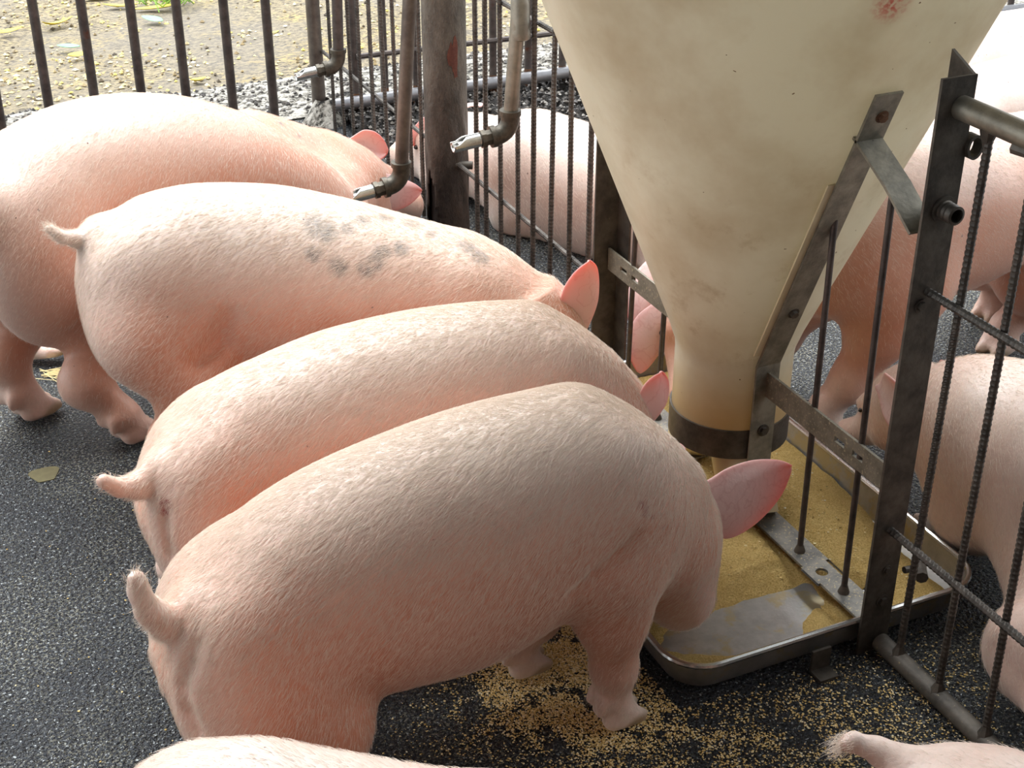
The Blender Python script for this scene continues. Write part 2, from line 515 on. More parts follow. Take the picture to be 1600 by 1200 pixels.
# smooth value noise for height fields
def vnoise(x, y, seed=0):
    r = np.random.default_rng(seed).random((256, 256))
    xi, yi = np.floor(x).astype(int), np.floor(y).astype(int)
    fx, fy = x - xi, y - yi
    fx = fx * fx * (3 - 2 * fx); fy = fy * fy * (3 - 2 * fy)
    g = lambda a, b: r[a % 256, b % 256]
    return (g(xi, yi) * (1 - fx) + g(xi + 1, yi) * fx) * (1 - fy) + (g(xi, yi + 1) * (1 - fx) + g(xi + 1, yi + 1) * fx) * fy
def fnoise(x, y, f, seed=0, octv=4):
    s, a, t = 0, 1.0, 0
    for i in range(octv):
        s = s + a * vnoise(x * f * 2 ** i + 17.3 * i, y * f * 2 ** i + 5.1 * i, seed + i); t += a; a *= 0.55
    return s / t

def grid_mesh(name, xs, ys, zf, mask=None):
    X, Y = np.meshgrid(xs, ys, indexing='xy')
    Z = zf(X, Y)
    nx, ny = len(xs), len(ys)
    v = np.stack([X, Y, Z], -1).reshape(-1, 3)
    i = np.arange(nx * ny).reshape(ny, nx)
    q = np.stack([i[:-1, :-1], i[:-1, 1:], i[1:, 1:], i[1:, :-1]], -1).reshape(-1, 4)
    if mask is not None:
        k = mask(X, Y, Z).reshape(-1)
        q = q[k[q].all(1)]
    me = bpy.data.meshes.new(name)
    me.from_pydata(v.tolist(), [], q.tolist())
    me.update()
    return me

ROOF_Y = 2.36  # roof edges, set for how much sky reaches the pigs
ROOF_X = 2.3
# drinkers: x, y, z top, z elbow, tip direction, pipe radius, material, lean of the top
DR = [(1.315, 2.890, 1.0, 0.500, (-1, 0.06, -0.10), 0.0170, 'galv', (0.040, 0.0)),
      (1.119, 3.098, 1.10, 0.335, (-1, 0.02, -0.13), 0.0168, 'galv_dark', (0.066, 0.0)),
      (1.322, 4.190, 1.0, 0.305, (-1, 0.05, -0.12), 0.0168, 'bar_steel', (0.022, 0.0))]
LEAVES = [(0.535, 6.19, .13, .018, .15, 'yellow leaf in the yard at the far left edge behind the bars'),
          (0.75, 6.25, .15, .022, .45, 'curled yellow leaf standing out between the first two bars of the yard'),
          (0.745, 5.73, .10, .020, .5, 'short yellow leaf lying just left of the second bar'),
          (1.045, 6.43, .15, .020, -.25, 'long yellow leaf left of the third bar'),
          (1.185, 6.33, .20, .024, -.2, 'largest yellow leaf, touching the green grass tuft'),
          (0.965, 6.60, .13, .018, -.1, 'yellow leaf at the upper edge behind the second bar'),
          (1.534, 5.73, .07, .012, .6, 'small yellow leaf right of the sixth bar, alone'),
          (1.098, 5.22, .06, .022, .1, 'rounded pale yellow leaf low between third and fourth bars near the pig')]
SCRAPS = [(0.73, 5.87, .09, .025, -.3, 'green scrap between the first two bars'),
          (1.123, 6.14, .11, .025, -.9, 'green scrap below the grass tuft by the third bar')]
TUFT = (1.24, 6.42)

# ------------------------------------------------------------------ setting
BACK = 4.58          # line of the back fence
PX = 1.375           # line of the partition between the two pens
struct('floor', MB().box((-6.0, -1.6, -0.10), (9.0, BACK + 0.10, 0.0)), 'floor', label='rough black speckled pen floor dusted with meal')

def zg(X, Y):
    return -0.012 + 0.05 * (fnoise(X, Y, 1.2, 3) - 0.5) + 0.018 * (fnoise(X, Y, 14, 9, 3) - 0.5)
g = link('ground', grid_mesh('ground', np.linspace(-7, 12, 260), np.linspace(BACK + 0.36, 16, 200), zg), 'ground', smooth=True)
g['kind'] = 'structure'; g['label'] = 'pale littered dirt yard outside the back fence'

def zk(X, Y):
    t = np.clip((Y - (BACK + 0.05)) / 0.5, 0, 1)
    prof = np.sin(np.pi * np.clip(t * 0.95 + 0.05, 0, 1)) ** 0.5
    return -0.02 + 0.055 * prof + 0.05 * (fnoise(X, Y, 11, 21, 4) - 0.5) * prof
k = link('kerb', grid_mesh('kerb', np.arange(-3, 6.5, 0.012), np.linspace(BACK + 0.05, BACK + 0.55, 44), zk), 'kerb', smooth=True)
k['kind'] = 'structure'; k['label'] = 'crumbling pale concrete kerb along the foot of the back fence'

struct('blocker_roof', MB().box((-6.0, -4.0, 2.62), (ROOF_X, ROOF_Y, 2.68)), 'roof')  # unseen roof added for shade, its edges cut to shape the light
struct('blocker_wall', MB().box((-6.0, -1.75, -0.1), (9.0, -1.6, 2.62)), 'wall')  # unseen wall, set close and dark to cut light from behind the camera

def zgr(X, Y):
    e = np.clip((Y - 4.10) / 0.10, 0, 1)
    n1 = fnoise(X, Y, 20, 31, 2); n2 = fnoise(X, Y, 75, 35, 1)
    return -0.012 + e * (0.012 + 0.030 * n1 + 0.050 * (n2 - 0.4))
gr = link('gravel', grid_mesh('gravel', np.concatenate([np.arange(1.43, 2.9, 0.006), np.arange(2.9, 5.6, 0.02)]), np.arange(4.10, BACK + 0.10, 0.006), zgr), 'pebble', smooth=True)
tag(gr, 'dark lumpy gravel strip along the foot of the grey bottom pipe', kind='stuff', cat='gravel')

pud = MB()
ring = [(0.154 + (0.028 + 0.006 * math.sin(3 * a)) * math.cos(a), 2.665 + (0.034 + 0.007 * math.cos(2 * a)) * math.sin(a), 0.0015) for a in np.linspace(0, 2 * math.pi, 24, endpoint=False)]
pud.loft([[(x, y, 0.0) for x, y, z in ring], ring])
tag(build(pud, 'puddle', 'puddle', origin=(0.154, 2.665, 0)), 'small murky puddle on the black floor by the left pigs', 'puddle')

# ------------------------------------------------------------------ back fence
bf = thing('back_fence', 'back fence of dark round upright bars along the yard', 'fence', (1.366, BACK, 0))
def vbar(name, x, y, z0, z1, r, mat, parent, rib=0.0, n=10, top=None):
    mb = MB()
    tx, ty = (x, y) if top is None else top
    mb.tube([(x, y, z0), (tx, ty, z1)], r, n, rib=rib)
    return build(mb, name, mat, parent, smooth=(rib == 0))
xs_left = [-0.835, -0.69, -0.545, -0.40, -0.25, -0.105, 0.04, 0.187, 0.335, 0.483, 0.629, 0.777, 0.918, 1.066, 1.21]
for x in xs_left:
    vbar('bar', x + random.uniform(-.004, .004), BACK, 0.0, 1.12, 0.0155, 'bar_steel', bf)
xs_right = [1.499, 1.61, 1.723, 1.868, 2.015, 2.16, 2.29, 2.435, 2.58, 2.73, 2.88, 3.03, 3.18, 3.33, 3.48, 3.63, 3.78, 3.93, 4.08, 4.23, 4.38, 4.53, 4.68, 4.83, 4.98]
for i, x in enumerate(xs_right):
    b = vbar('bar', x, BACK + (0.012 if i % 2 else -0.004), 0.004, 1.12, 0.0135, 'bar_steel', bf)
    mb = MB().tube([(x, BACK + (0.012 if i % 2 else -0.004), 0.0), (x, BACK + (0.012 if i % 2 else -0.004), 0.085)], [0.0150, 0.0142], 8)
    s = build(mb, 'rusted_foot', 'brown_rust', bf, True); s['label'] = 'brown flaking foot of an upright bar'
build(MB().tube([(1.40, BACK - 0.035, 0.062), (5.2, BACK - 0.035, 0.075)], 0.0215, 14), 'bottom_pipe', 'back_pipe', bf, True)['label'] = 'pale grey bottom pipe'
build(MB().tube([(1.50, BACK - 0.02, 0.215), (5.2, BACK - 0.02, 0.19)], 0.010, 8), 'rail', 'bar_steel', bf, True)
build(MB().tube([(-0.9, BACK, 1.12), (5.2, BACK, 1.12)], 0.018, 10), 'top_rail', 'bar_steel', bf, True)
build(MB().tube([(1.366, BACK, 0.0), (1.366, BACK, 1.35)], 0.0235, 14), 'post', 'galv_dark', bf, True)
# sacking-like mortar foot of that post
mb = MB(); mb.lathe([(0.075, 0.0), (0.055, 0.03), (0.032, 0.07), (0.024, 0.085)], 14, (1.372, BACK - 0.02))
build(mb, 'mortar_foot', 'kerb', bf, True)['label'] = 'pale mortar at the foot of the post'

# ------------------------------------------------------------------ partition behind the feeder
pr = thing('pen_partition', 'partition of ribbed upright bars between round post and feeder', 'fence', (PX, 3.4, 0))
for y in [2.595, 2.692, 2.790, 2.884, 2.978, 3.081, 3.165, 3.235, 3.63, 3.725, 3.83, 3.925, 4.03, 4.145, 4.25, 4.35, 4.445]:
    vbar('bar', PX + random.uniform(-.004, .004), y, 0.005, 1.16, 0.0057, 'rebar', pr, rib=0.0008, n=8, top=(PX + random.uniform(-.006, .006), y + random.uniform(-.012, .012)))
for z in (0.247, 0.748):
    build(MB().tube([(PX + 0.009, 2.50, z), (PX + 0.009, BACK - .02, z)], 0.0055, 8, rib=0.0009), 'rail', 'rebar', pr)
build(MB().tube([(PX, 2.50, 1.16), (PX, BACK, 1.16)], 0.017, 10), 'top_pipe', 'galv_dark', pr, True)

# ------------------------------------------------------------------ big round post with rusted-through foot
bp = thing('round_post', 'thick rusty round steel post with a rotted hole at its foot', 'post', (1.372, 3.432, 0))
R0 = 0.058; NS, NZ = 48, 70
vs, fs = [], []
zz = np.linspace(0, 2.6, NZ) ** 1.0
zz = np.concatenate([np.linspace(0, 0.42, 44), np.linspace(0.46, 2.9, 12)])
def hole(a, z):   # azimuth in radians measured from -X towards -Y
    w = 0.40 + 0.10 * math.sin(31 * z) + 0.05 * math.sin(77 * z + 1)
    return z < 0.205 + 0.02 * math.sin(5 * a) and abs(a - 0.34 + 0.5 * z) < w * (1.0 if z < .15 else max(0.15, (0.225 - z) / 0.075))
keep = []
for i, z in enumerate(zz):
    for j in range(NS):
        a = 2 * math.pi * j / NS - math.pi
        th = math.pi + a                     # a = 0 faces -X
        rr = R0 + 0.0012 * math.sin(9 * a + 40 * z) * (z < 0.42) - 0.0015 * (fnoise(np.array([a * 2]), np.array([z * 9]), 1, 4)[0] - .5) * 2 * (z < .42)
        vs.append((1.372 + rr * math.cos(th), 3.432 + rr * math.sin(th), z))
for i in range(len(zz) - 1):
    for j in range(NS):
        a = 2 * math.pi * (j + .5) / NS - math.pi
        k2 = (j + 1) % NS
        if hole(a, (zz[i] + zz[i + 1]) / 2): continue
        fs.append((i * NS + j, i * NS + k2, (i + 1) * NS + k2, (i + 1) * NS + j))
mb = MB().add(vs, fs)
o = build(mb, 'post_tube', 'post', bp, True)
sm = o.modifiers.new('wall', 'SOLIDIFY'); sm.thickness = 0.004; sm.offset = -1
build(MB().lathe([(0.046, 0.0), (0.046, 0.3)], 20, (1.372, 3.432), True, True), 'core', 'black', bp, True)['label'] = 'black core painted in for the dark inside the rotted post'  # black cylinder stands in for the shade inside the hollow post
def patch(cz, ca, hw, hz, seed, r=R0 + 0.0012):
    mb = MB(); ring = []; ring2 = []
    rr = np.random.default_rng(seed)
    for t in np.linspace(0, 2 * math.pi, 26, endpoint=False):
        k3 = 1 + 0.28 * math.sin(3 * t + seed) + 0.18 * rr.uniform(-1, 1)
        a = ca + hw * k3 * math.cos(t); z = cz + hz * k3 * math.sin(t)
        ring.append((1.372 + r * math.cos(a), 3.432 + r * math.sin(a), z))
        ring2.append((1.372 + (r - .003) * math.cos(a), 3.432 + (r - .003) * math.sin(a), z))
    return mb.loft([ring2, ring])
_az = math.atan2(-3.432, -1.372)     # towards the viewer's side of the barn
build(patch(0.545, _az + 0.42, 0.22, 0.05, 5), 'rust_patch', 'red_rust', bp)['label'] = 'red-brown rust patch'
build(MB().tube([(1.372 + .05 * math.cos(_az + .5), 3.432 + .05 * math.sin(_az + .5), .245), (1.372 + .085 * math.cos(_az + .95), 3.432 + .085 * math.sin(_az + .95), .245)], 0.011, 10), 'stub', 'dark_steel', bp, True)['label'] = 'short welded stub'

# ------------------------------------------------------------------ partition in front of the feeder
pf = thing('pen_partition', 'partition of ribbed bars on a muddy floor pipe in front of the feeder', 'fence', (PX, 1.2, 0))
for (y0, z1, yt) in [(1.441, 0.955, 1.434), (1.340, 0.953, 1.343), (1.227, 0.953, 1.25), (1.13, 0.953, 1.14), (1.03, .953, 1.03), (0.93, .953, .93)]:
    vbar('bar', PX, y0, 0.02, z1, 0.0058, 'rebar', pf, rib=0.0009, n=8, top=(PX, yt))
for z, ya in ((0.252, 1.50), (0.684, 1.50)):
    build(MB().tube([(PX - 0.009, ya, z), (PX - 0.009, 0.45, z)], 0.0062, 8, rib=0.0010), 'rail', 'rebar', pf)
build(MB().tube([(PX, 1.502, 0.967), (PX, 0.45, 0.967)], 0.0175, 18), 'top_pipe', 'galv', pf, True)['label'] = 'grey-green galvanised top pipe'
build(MB().tube([(PX, 1.490, 0.022), (PX, 0.45, 0.018)], [0.0165, 0.0165], 16), 'floor_pipe', 'floor_pipe', pf, True)['label'] = 'muddy bottom pipe caked with meal'
mb = MB()
for y0, zt in [(1.441, 0.957), (1.340, .957), (1.227, .957)]:
    mb.lathe([(0.004, 0.925), (0.011, 0.945), (0.014, 0.957)], 8, (PX, y0 - .004))
    mb.lathe([(0.015, 0.028), (0.010, 0.040), (0.005, 0.052)], 8, (PX, y0))
build(mb, 'weld_beads', 'dark_steel', pf, True)
build(MB().tube([(PX, 1.385, 0.945), (PX + .004, 1.345, 0.944)], [0.010, 0.007], 8), 'weld_stub', 'dark_steel', pf, True)

# ------------------------------------------------------------------ feeder frame (two angle posts, arms, braces, cross bars, strip, rods)
fr = thing('feeder_frame', 'dark steel frame of angle posts and flat arms carrying the cream hopper', 'frame', (PX, 2.0, 0))
YC = 2.0
def my(y, far): return 2 * YC - y if far else y
def plate(mb, pts_yz, x0, x1, t):
    """flat bar bent along a path in the Y-Z plane, X wide"""
    rings = []
    n = len(pts_yz)
    for i in range(n):
        a = np.array(pts_yz[max(i - 1, 0)]); b = np.array(pts_yz[min(i + 1, n - 1)])
        d = (b - a) / np.linalg.norm(b - a); nn = np.array([-d[1], d[0]]) * t / 2
        p = np.array(pts_yz[i])
        rings.append([(x0, *(p - nn)), (x1, *(p - nn)), (x1, *(p + nn)), (x0, *(p + nn))])
    return mb.loft(rings)
def cone_r(z): return 0.1115 if z < 0.372 else 0.41 * (z - 0.10)
for far in (False, True):
    s = -1 if far else 1
    y0 = my(1.500, far)
    # L-section post: face flange and side flange
    mb = MB()
    lo, hi = sorted((y0 - 0.0025, y0 + 0.0025))
    a = [(1.335, lo, 0), (1.396, lo, 0), (1.396, hi, 0), (1.335, hi, 0)]
    mb.loft([a, [(x, y, 1.012) for x, y, z in a]])
    e = y0 + s * 0.052
    ys = sorted((y0 + s * 0.0025, e))
    zb = 0.10
    ztop = {y0 + s * 0.0025: 1.012, e: 1.034}
    b0 = [(1.391, ys[0], zb), (1.396, ys[0], zb), (1.396, ys[1], zb), (1.391, ys[1], zb)]
    mb.loft([b0, [(x, y, ztop[y]) for x, y, z in b0]])
    build(mb, 'angle_post', 'dark_steel', fr)
    # arm from clamp up the cone
    mb = MB()
    path = [(my(YC - 0.120, far), 0.135), (my(YC - 0.120, far), 0.372)] + [(my(YC - cone_r(z) - 0.008, far), z + .0) for z in (0.42, 0.6, 0.8, 0.945)]
    plate(mb, path, 1.344, 1.394, 0.005)
    # small return lip along the cone-side edge
    build(mb, 'arm', 'arm_steel', fr)
    mb = MB(); plate(mb, [(my(YC - cone_r(z) - 0.0035, far), z) for z in (0.40, 0.55, 0.70, 0.78)], 1.331, 1.366, 0.003)
    build(mb, 'shim', 'spout', fr)['label'] = 'thin cream plastic shim between arm and hopper'
    mb = MB(); plate(mb, [(my(1.690, far), 0.868), (my(1.60, far), 0.818), (my(1.530, far), 0.768)], 1.344, 1.392, 0.005)
    build(mb, 'brace', 'arm_steel', fr)
    # slotted cross bar, lying on edge
    mb = MB()
    ya, yb = sorted((my(1.505, far), my(1.885, far)))
    if far: ya, yb = ya, yb
    z0, z1, x0, x1 = 0.307, 0.357, 1.368, 1.373
    sl = sorted([(my(1.655, far) - .014, my(1.655, far) + .014), (my(1.605, far) - .014, my(1.605, far) + .014)]) if not far else sorted([(my(1.575, far) - .014, my(1.575, far) + .014), (my(1.625, far) - .014, my(1.625, far) + .014)])
    mb.box((x0, ya, z0), (x1, yb, 0.327)); mb.box((x0, ya, 0.337), (x1, yb, z1))
    c = ya
    for (u, v) in sl:
        mb.box((x0, c, 0.327), (x1, u, 0.337)); c = v
    mb.box((x0, c, 0.327), (x1, yb, 0.337))
    build(mb, 'cross_bar', 'hair_bar', fr)
    # smooth rods
    for yy, zt in ((1.735, 0.735), (1.600, 0.812)):
        mb = MB().tube([(PX, my(yy, far), 0.05), (PX, my(yy + (.012 if yy > 1.7 else .016), far), zt)], 0.0056, 10)
        build(mb, 'rod', 'bar_steel', fr, True)
        mb = MB(); mb.lathe([(0.011, 0.049), (0.010, 0.055), (0.006, 0.066)], 10, (PX, my(yy, far)))
        build(mb, 'weld_bead', 'dark_steel', fr, True)
    # floor strip with round hole, lying over the tray
    mb = MB()
    ya, yb = sorted((my(1.506, far), my(1.905, far)))
    hy = my(1.665, far); hr = 0.0115; xw0, xw1, zs0, zs1 = 1.353, 1.409, 0.046, 0.051
    N = 24
    for zc, rev in ((zs1, False), (zs0, True)):
        circ = [(PX + hr * math.cos(t), hy + hr * math.sin(t), zc) for t in np.linspace(0, 2 * math.pi, N, endpoint=False)]
        sq = []
        for t in np.linspace(0, 2 * math.pi, N, endpoint=False):
            cx, cy = math.cos(t), math.sin(t); m_ = max(abs(cx), abs(cy)); sq.append((PX + 0.027 * cx / m_, hy + 0.027 * cy / m_, zc))
        mb.loft([circ, sq] if not rev else [sq, circ], False, False)
    mb.loft([[(PX + hr * math.cos(t), hy + hr * math.sin(t), z) for t in np.linspace(0, 2 * math.pi, N, endpoint=False)] for z in (zs1, zs0)], False, False)
    mb.box((xw0, ya, zs0), (xw1, hy - 0.027, zs1)); mb.box((xw0, hy + 0.027, zs0), (xw1, yb, zs1))
    mb.add([(xw0, hy - .027, zs0), (xw0, hy + .027, zs0), (xw0, hy + .027, zs1), (xw0, hy - .027, zs1)], [(0, 1, 2, 3)])
    mb.add([(xw1, hy - .027, zs0), (xw1, hy + .027, zs0), (xw1, hy + .027, zs1), (xw1, hy - .027, zs1)], [(3, 2, 1, 0)])
    build(mb, 'bottom_strip', 'strip', fr)['label'] = 'flat bottom strip with a round hole, dusted with meal'
# threaded stub, hex bolts and ring on the near post
def hexbolt(c, d, r, h, name='bolt', mat='dark_steel'):
    c, d = np.array(c, float), np.array(d, float); d /= np.linalg.norm(d)
    mb = MB().tube([c - d * .003, c + d * 0.002], r * 1.5, 14).tube([c + d * .002, c + d * h], r, 6)
    return build(mb, name, mat, fr)
mb = MB(); rg = []
for r_, y_ in ((0.0155, 1.500), (0.0155, 1.492), (0.0135, 1.490), (0.0150, 1.486), (0.0135, 1.482), (0.0150, 1.478), (0.0135, 1.474), (0.0145, 1.468), (0.0105, 1.467), (0.0105, 1.490)):
    rg.append([(1.371 + r_ * math.cos(t), y_, 0.815 + r_ * math.sin(t)) for t in np.linspace(0, 2 * math.pi, 20, endpoint=False)])
mb.loft(rg, False, True)
build(mb, 'threaded_stub', 'dark_steel', fr, True)['label'] = 'short open threaded pipe stub'
build(MB().tube([(1.371, 1.4972, .815), (1.371, 1.494, .815)], .021, 14), 'weld_bead', 'dark_steel', fr, True)
hexbolt((1.357, 1.4975, 0.662), (0, -1, 0), 0.0075, 0.006)
hexbolt((1.372, 1.4975, 0.105), (0, -1, 0), 0.0085, 0.007)
hexbolt((1.372, 1.4975, 0.170), (0, -1, 0), 0.0060, 0.005)
for z_, mt_ in ((0.905, 'brown_rust'), (0.500, 'dark_steel')):
    hexbolt((1.372, YC - cone_r(z_) - 0.0095, z_), (0, -0.925, -0.38), 0.0075, 0.008, 'bolt', mt_)
hexbolt((1.370, 1.877, 0.235), (0, -1, 0), 0.008, 0.007)
hexbolt((1.370, 1.877, 0.158), (0, -1, 0), 0.008, 0.007)
mb = MB(); tor = []
for t in np.linspace(0, 2 * math.pi, 24, endpoint=False):
    cx, cz = 1.4075, 0.905
    tor.append([(cx + (0.0125 + q_) * math.cos(t), 1.500 + w, cz + (0.0165 + q_) * math.sin(t)) for q_, w in ((-.002, -.009), (.002, -.009), (.002, .009), (-.002, .009))])
mb.loft(tor + [tor[0]], False, False)
build(mb, 'ring', 'dark_steel', fr)['label'] = 'small steel ring welded beside the post'
mb = MB().tube([(1.430, 1.475, 0.150), (1.455, 1.515, 0.150)], 0.011, 8).tube([(1.412, 1.50, .155), (1.45, 1.50, .150)], 0.006, 8)
build(mb, 'pivot_lug', 'dark_steel', fr, True)
mb = MB().box((1.235, 1.490, 0.0), (1.272, 1.495, 0.045)); mb.box((1.235, 1.462, 0.0), (1.272, 1.490, 0.005))
build(mb, 'foot_plate', 'dark_steel', fr)

# ------------------------------------------------------------------ hopper
hp = thing('feed_hopper', 'cream plastic cone hopper hanging over the steel tray', 'hopper', (PX, YC, 0.2))
prof_o = [(0.1085, 0.205), (0.1115, 0.215), (0.1115, 0.350), (0.1135, 0.370), (0.120, 0.388)] + [(0.41 * (z - .10), z) for z in np.linspace(0.41, 1.22, 26)] + [(0.475, 1.26), (0.48, 1.45), (0.497, 1.455), (0.497, 1.475)]
prof_i = [(r - 0.006, z) for r, z in reversed(prof_o)]
mb = MB(); mb.lathe(prof_o + prof_i, 96, (PX, YC))
build(mb, 'cone', 'hopper', hp, True)
mb = MB(); mb.lathe([(0.1155, 0.172), (0.1155, 0.232), (0.1120, 0.232), (0.1120, 0.172), (0.1155, 0.172)], 64, (PX, YC))
build(mb, 'clamp_band', 'dark_steel', hp, True)['label'] = 'black clamp band round the neck'
for sgn in (-1, 1):
    build(MB().box((1.348, YC + sgn * 0.1165 - .001, 0.165), (1.392, YC + sgn * 0.1165 + .001, 0.236)), 'clamp_lug', 'dark_steel', hp)
sp_a, sp_b = np.array([1.372, 1.985, 0.215]), np.array([1.352, 1.865, 0.055])
for q, nm in ((0, 'outlet_tube'), (1, 'outlet_tube')):
    A, B = (sp_a, sp_b) if q == 0 else (np.array([1.385, 2.03, .215]), np.array([1.40, 2.16, .055]))
    d = (B - A); L = np.linalg.norm(d)
    mb = MB().tube([A, A + d * .5, B], 0.054, 28, cap=False)
    o = build(mb, nm, 'spout', hp, True)
    sm = o.modifiers.new('wall', 'SOLIDIFY'); sm.thickness = 0.003; sm.offset = -1
    o['label'] = 'milky outlet tube slanting down into the tray'
# funnel plate closing the neck under the clamp
mb = MB(); mb.lathe([(0.111, 0.20), (0.075, 0.185), (0.058, 0.178)], 40, (PX, YC))
build(mb, 'reducer', 'spout', hp, True)
# wing bolt on the near outlet
wb = np.array([1.318, 1.812, 0.10])
mb = MB().tube([wb + (0.012, 0.018, 0), wb], 0.006, 8).tube([wb + (0, 0, 0.014), wb + (-.004, -.006, 0), wb + (0, 0, -.020)], [0.004, .007, .004], 8)
build(mb, 'wing_bolt', 'nipple', hp, True)['label'] = 'small bright wing bolt'

# ------------------------------------------------------------------ tray and meal
TX0, TX1, TY0, TY1, TZ = 0.990, 1.618, 1.508, 2.495, 0.064
tr = thing('feed_tray', 'shallow stainless steel feed tray heaped with yellow meal', 'tray', ((TX0 + TX1) / 2, YC, 0))
def rrect(x0, x1, y0, y1, r, z, n=8):
    out = []
    for cx, cy, a0 in ((x1 - r, y0 + r, -math.pi / 2), (x1 - r, y1 - r, 0), (x0 + r, y1 - r, math.pi / 2), (x0 + r, y0 + r, math.pi)):
        for i in range(n + 1):
            a = a0 + math.pi / 2 * i / n
            out.append((cx + r * math.cos(a), cy + r * math.sin(a), z))
    return out
def rr(ins, z, rad): return rrect(TX0 + ins, TX1 - ins, TY0 + ins, TY1 - ins, rad, z)
mb = MB()
mb.loft([rr(0.035, 0.004, 0.055), rr(0.018, 0.010, 0.06), rr(0.010, 0.030, 0.065), rr(0.005, TZ, 0.07), rr(0.0075, TZ, 0.068), rr(0.013, 0.030, 0.063), rr(0.022, 0.014, 0.058), rr(0.04, 0.010, 0.05)], True, True)
build(mb, 'pan', 'stainless', tr, True)
mb = MB()
path = rr(0.003, TZ + .001, 0.072)
rings = []
for i, p in enumerate(path):
    a, b = np.array(path[i - 1]), np.array(path[(i + 1) % len(path)])
    d = (b - a) / np.linalg.norm(b - a); nn = np.array([d[1], -d[0], 0])
    rings.append([tuple(np.array(p) + 0.0055 * (math.cos(t) * nn + math.sin(t) * np.array([0, 0, 1]))) for t in np.linspace(0, 2 * math.pi, 8, endpoint=False)])
mb.loft(rings + [rings[0]], False, False)
build(mb, 'rim', 'rim', tr, True)['label'] = 'bright rolled rim'

def inpoly(px, py, X, Y):
    c = np.zeros(X.shape, bool); j = len(px) - 1
    for i in range(len(px)):
        c ^= ((py[i] > Y) != (py[j] > Y)) & (X < (px[j] - px[i]) * (Y - py[i]) / (py[j] - py[i] + 1e-12) + px[i]); j = i
    return c
BARE = np.array([(1.040, 1.645), (1.07, 1.672), (1.125, 1.682), (1.247, 1.686), (1.352, 1.680), (1.341, 1.645), (1.280, 1.605), (1.222, 1.545), (1.165, 1.540), (1.144, 1.583), (1.104, 1.603), (1.065, 1.622)])
def meal_z(X, Y):
    d = np.hypot(X - 1.33, Y - 1.90)
    z = 0.029 + 0.024 * np.exp(-(d / 0.20) ** 2)
    z += 0.014 * np.exp(-((X - 1.49) / .08) ** 2 - ((Y - 1.86) / .16) ** 2)
    z += 0.014 * (fnoise(X, Y, 9, 51, 3) - .5) - 0.016 * np.exp(-((X - 1.381) / .042) ** 4) * np.clip((1.90 - Y) / .05, 0, 1) + 0.006 * (fnoise(X, Y, 45, 57, 3) - .5)
    z -= 0.012 * np.clip((1.66 - Y) / 0.1, 0, 1) * (X < 1.35)
    # soft distance to the licked-clean patch
    best = np.full(X.shape, 9.0)
    for i in range(len(BARE)):
        a, b = BARE[i - 1], BARE[i]; ab = b - a
        t = np.clip(((X - a[0]) * ab[0] + (Y - a[1]) * ab[1]) / (ab @ ab), 0, 1)
        best = np.minimum(best, np.hypot(X - a[0] - t * ab[0], Y - a[1] - t * ab[1]))
    sd = np.where(inpoly(BARE[:, 0], BARE[:, 1], X, Y), -best, best) + 0.010 * (fnoise(X, Y, 40, 61, 3) - .5)
    z = np.where(sd < 0.06, 0.004 + (z - 0.004) * np.clip(sd / 0.06, 0, 1) ** 0.8, z)
    sd2 = np.hypot((X - 1.435) / 1.0, (Y - 1.60) / 1.6) - 0.022
    z = np.where(sd2 < 0.02, 0.004 + (z - .004) * np.clip(sd2 / .02, 0, 1) ** .7, z)
    # meal drops before the right-hand wall
    z -= 0.03 * np.clip((X - 1.55) / 0.05, 0, 1) * np.clip((2.0 - Y) / 0.3, 0, 1)
    return np.minimum(z, 0.066)
me = grid_mesh('meal', np.arange(TX0 + .017, TX1 - .016, 0.0035), np.arange(TY0 + .017, TY1 - .016, 0.0035), meal_z,
               lambda X, Y, Z: (np.hypot(np.maximum(np.abs(X - (TX0 + TX1) / 2) - ((TX1 - TX0) / 2 - .075), 0), np.maximum(np.abs(Y - (TY0 + TY1) / 2) - ((TY1 - TY0) / 2 - .075), 0)) < 0.056) & (Z > 0.0072))
meal = link('meal', me, 'meal', smooth=True)
tag(meal, 'yellow ground feed meal heaped in the steel tray', 'feed', kind='stuff')

# loose grains: spilled meal on the floor and crumbs in the tray
def grains(name, pts, sizes, mat, label, cat='feed'):
    base = np.array([(1, 0, 0), (-1, 0, 0), (0, 1, 0), (0, -1, 0), (0, 0, .7), (0, 0, -.7)], float)
    tri = np.array([(0, 2, 4), (2, 1, 4), (1, 3, 4), (3, 0, 4), (2, 0, 5), (1, 2, 5), (3, 1, 5), (0, 3, 5)])
    n = len(pts)
    ang = rng.uniform(0, 6.283, n); ca, sa = np.cos(ang), np.sin(ang)
    st = rng.uniform(.7, 1.3, (n, 1, 3)) * sizes[:, None, None]
    b = base[None] * st
    x = b[..., 0] * ca[:, None] - b[..., 1] * sa[:, None]; y = b[..., 0] * sa[:, None] + b[..., 1] * ca[:, None]
    v = np.stack([x, y, b[..., 2]], -1) + pts[:, None, :]
    f = tri[None] + 6 * np.arange(n)[:, None, None]
    me = bpy.data.meshes.new(name)
    me.from_pydata(v.reshape(-1, 3).tolist(), [], f.reshape(-1, 3).tolist())
    o = link(name, me, mat)
    return tag(o, label, cat, kind='stuff')
def cloud(n, cx, cy, sx, sy):
    return np.stack([rng.normal(cx, sx, n), rng.normal(cy, sy, n)], -1)
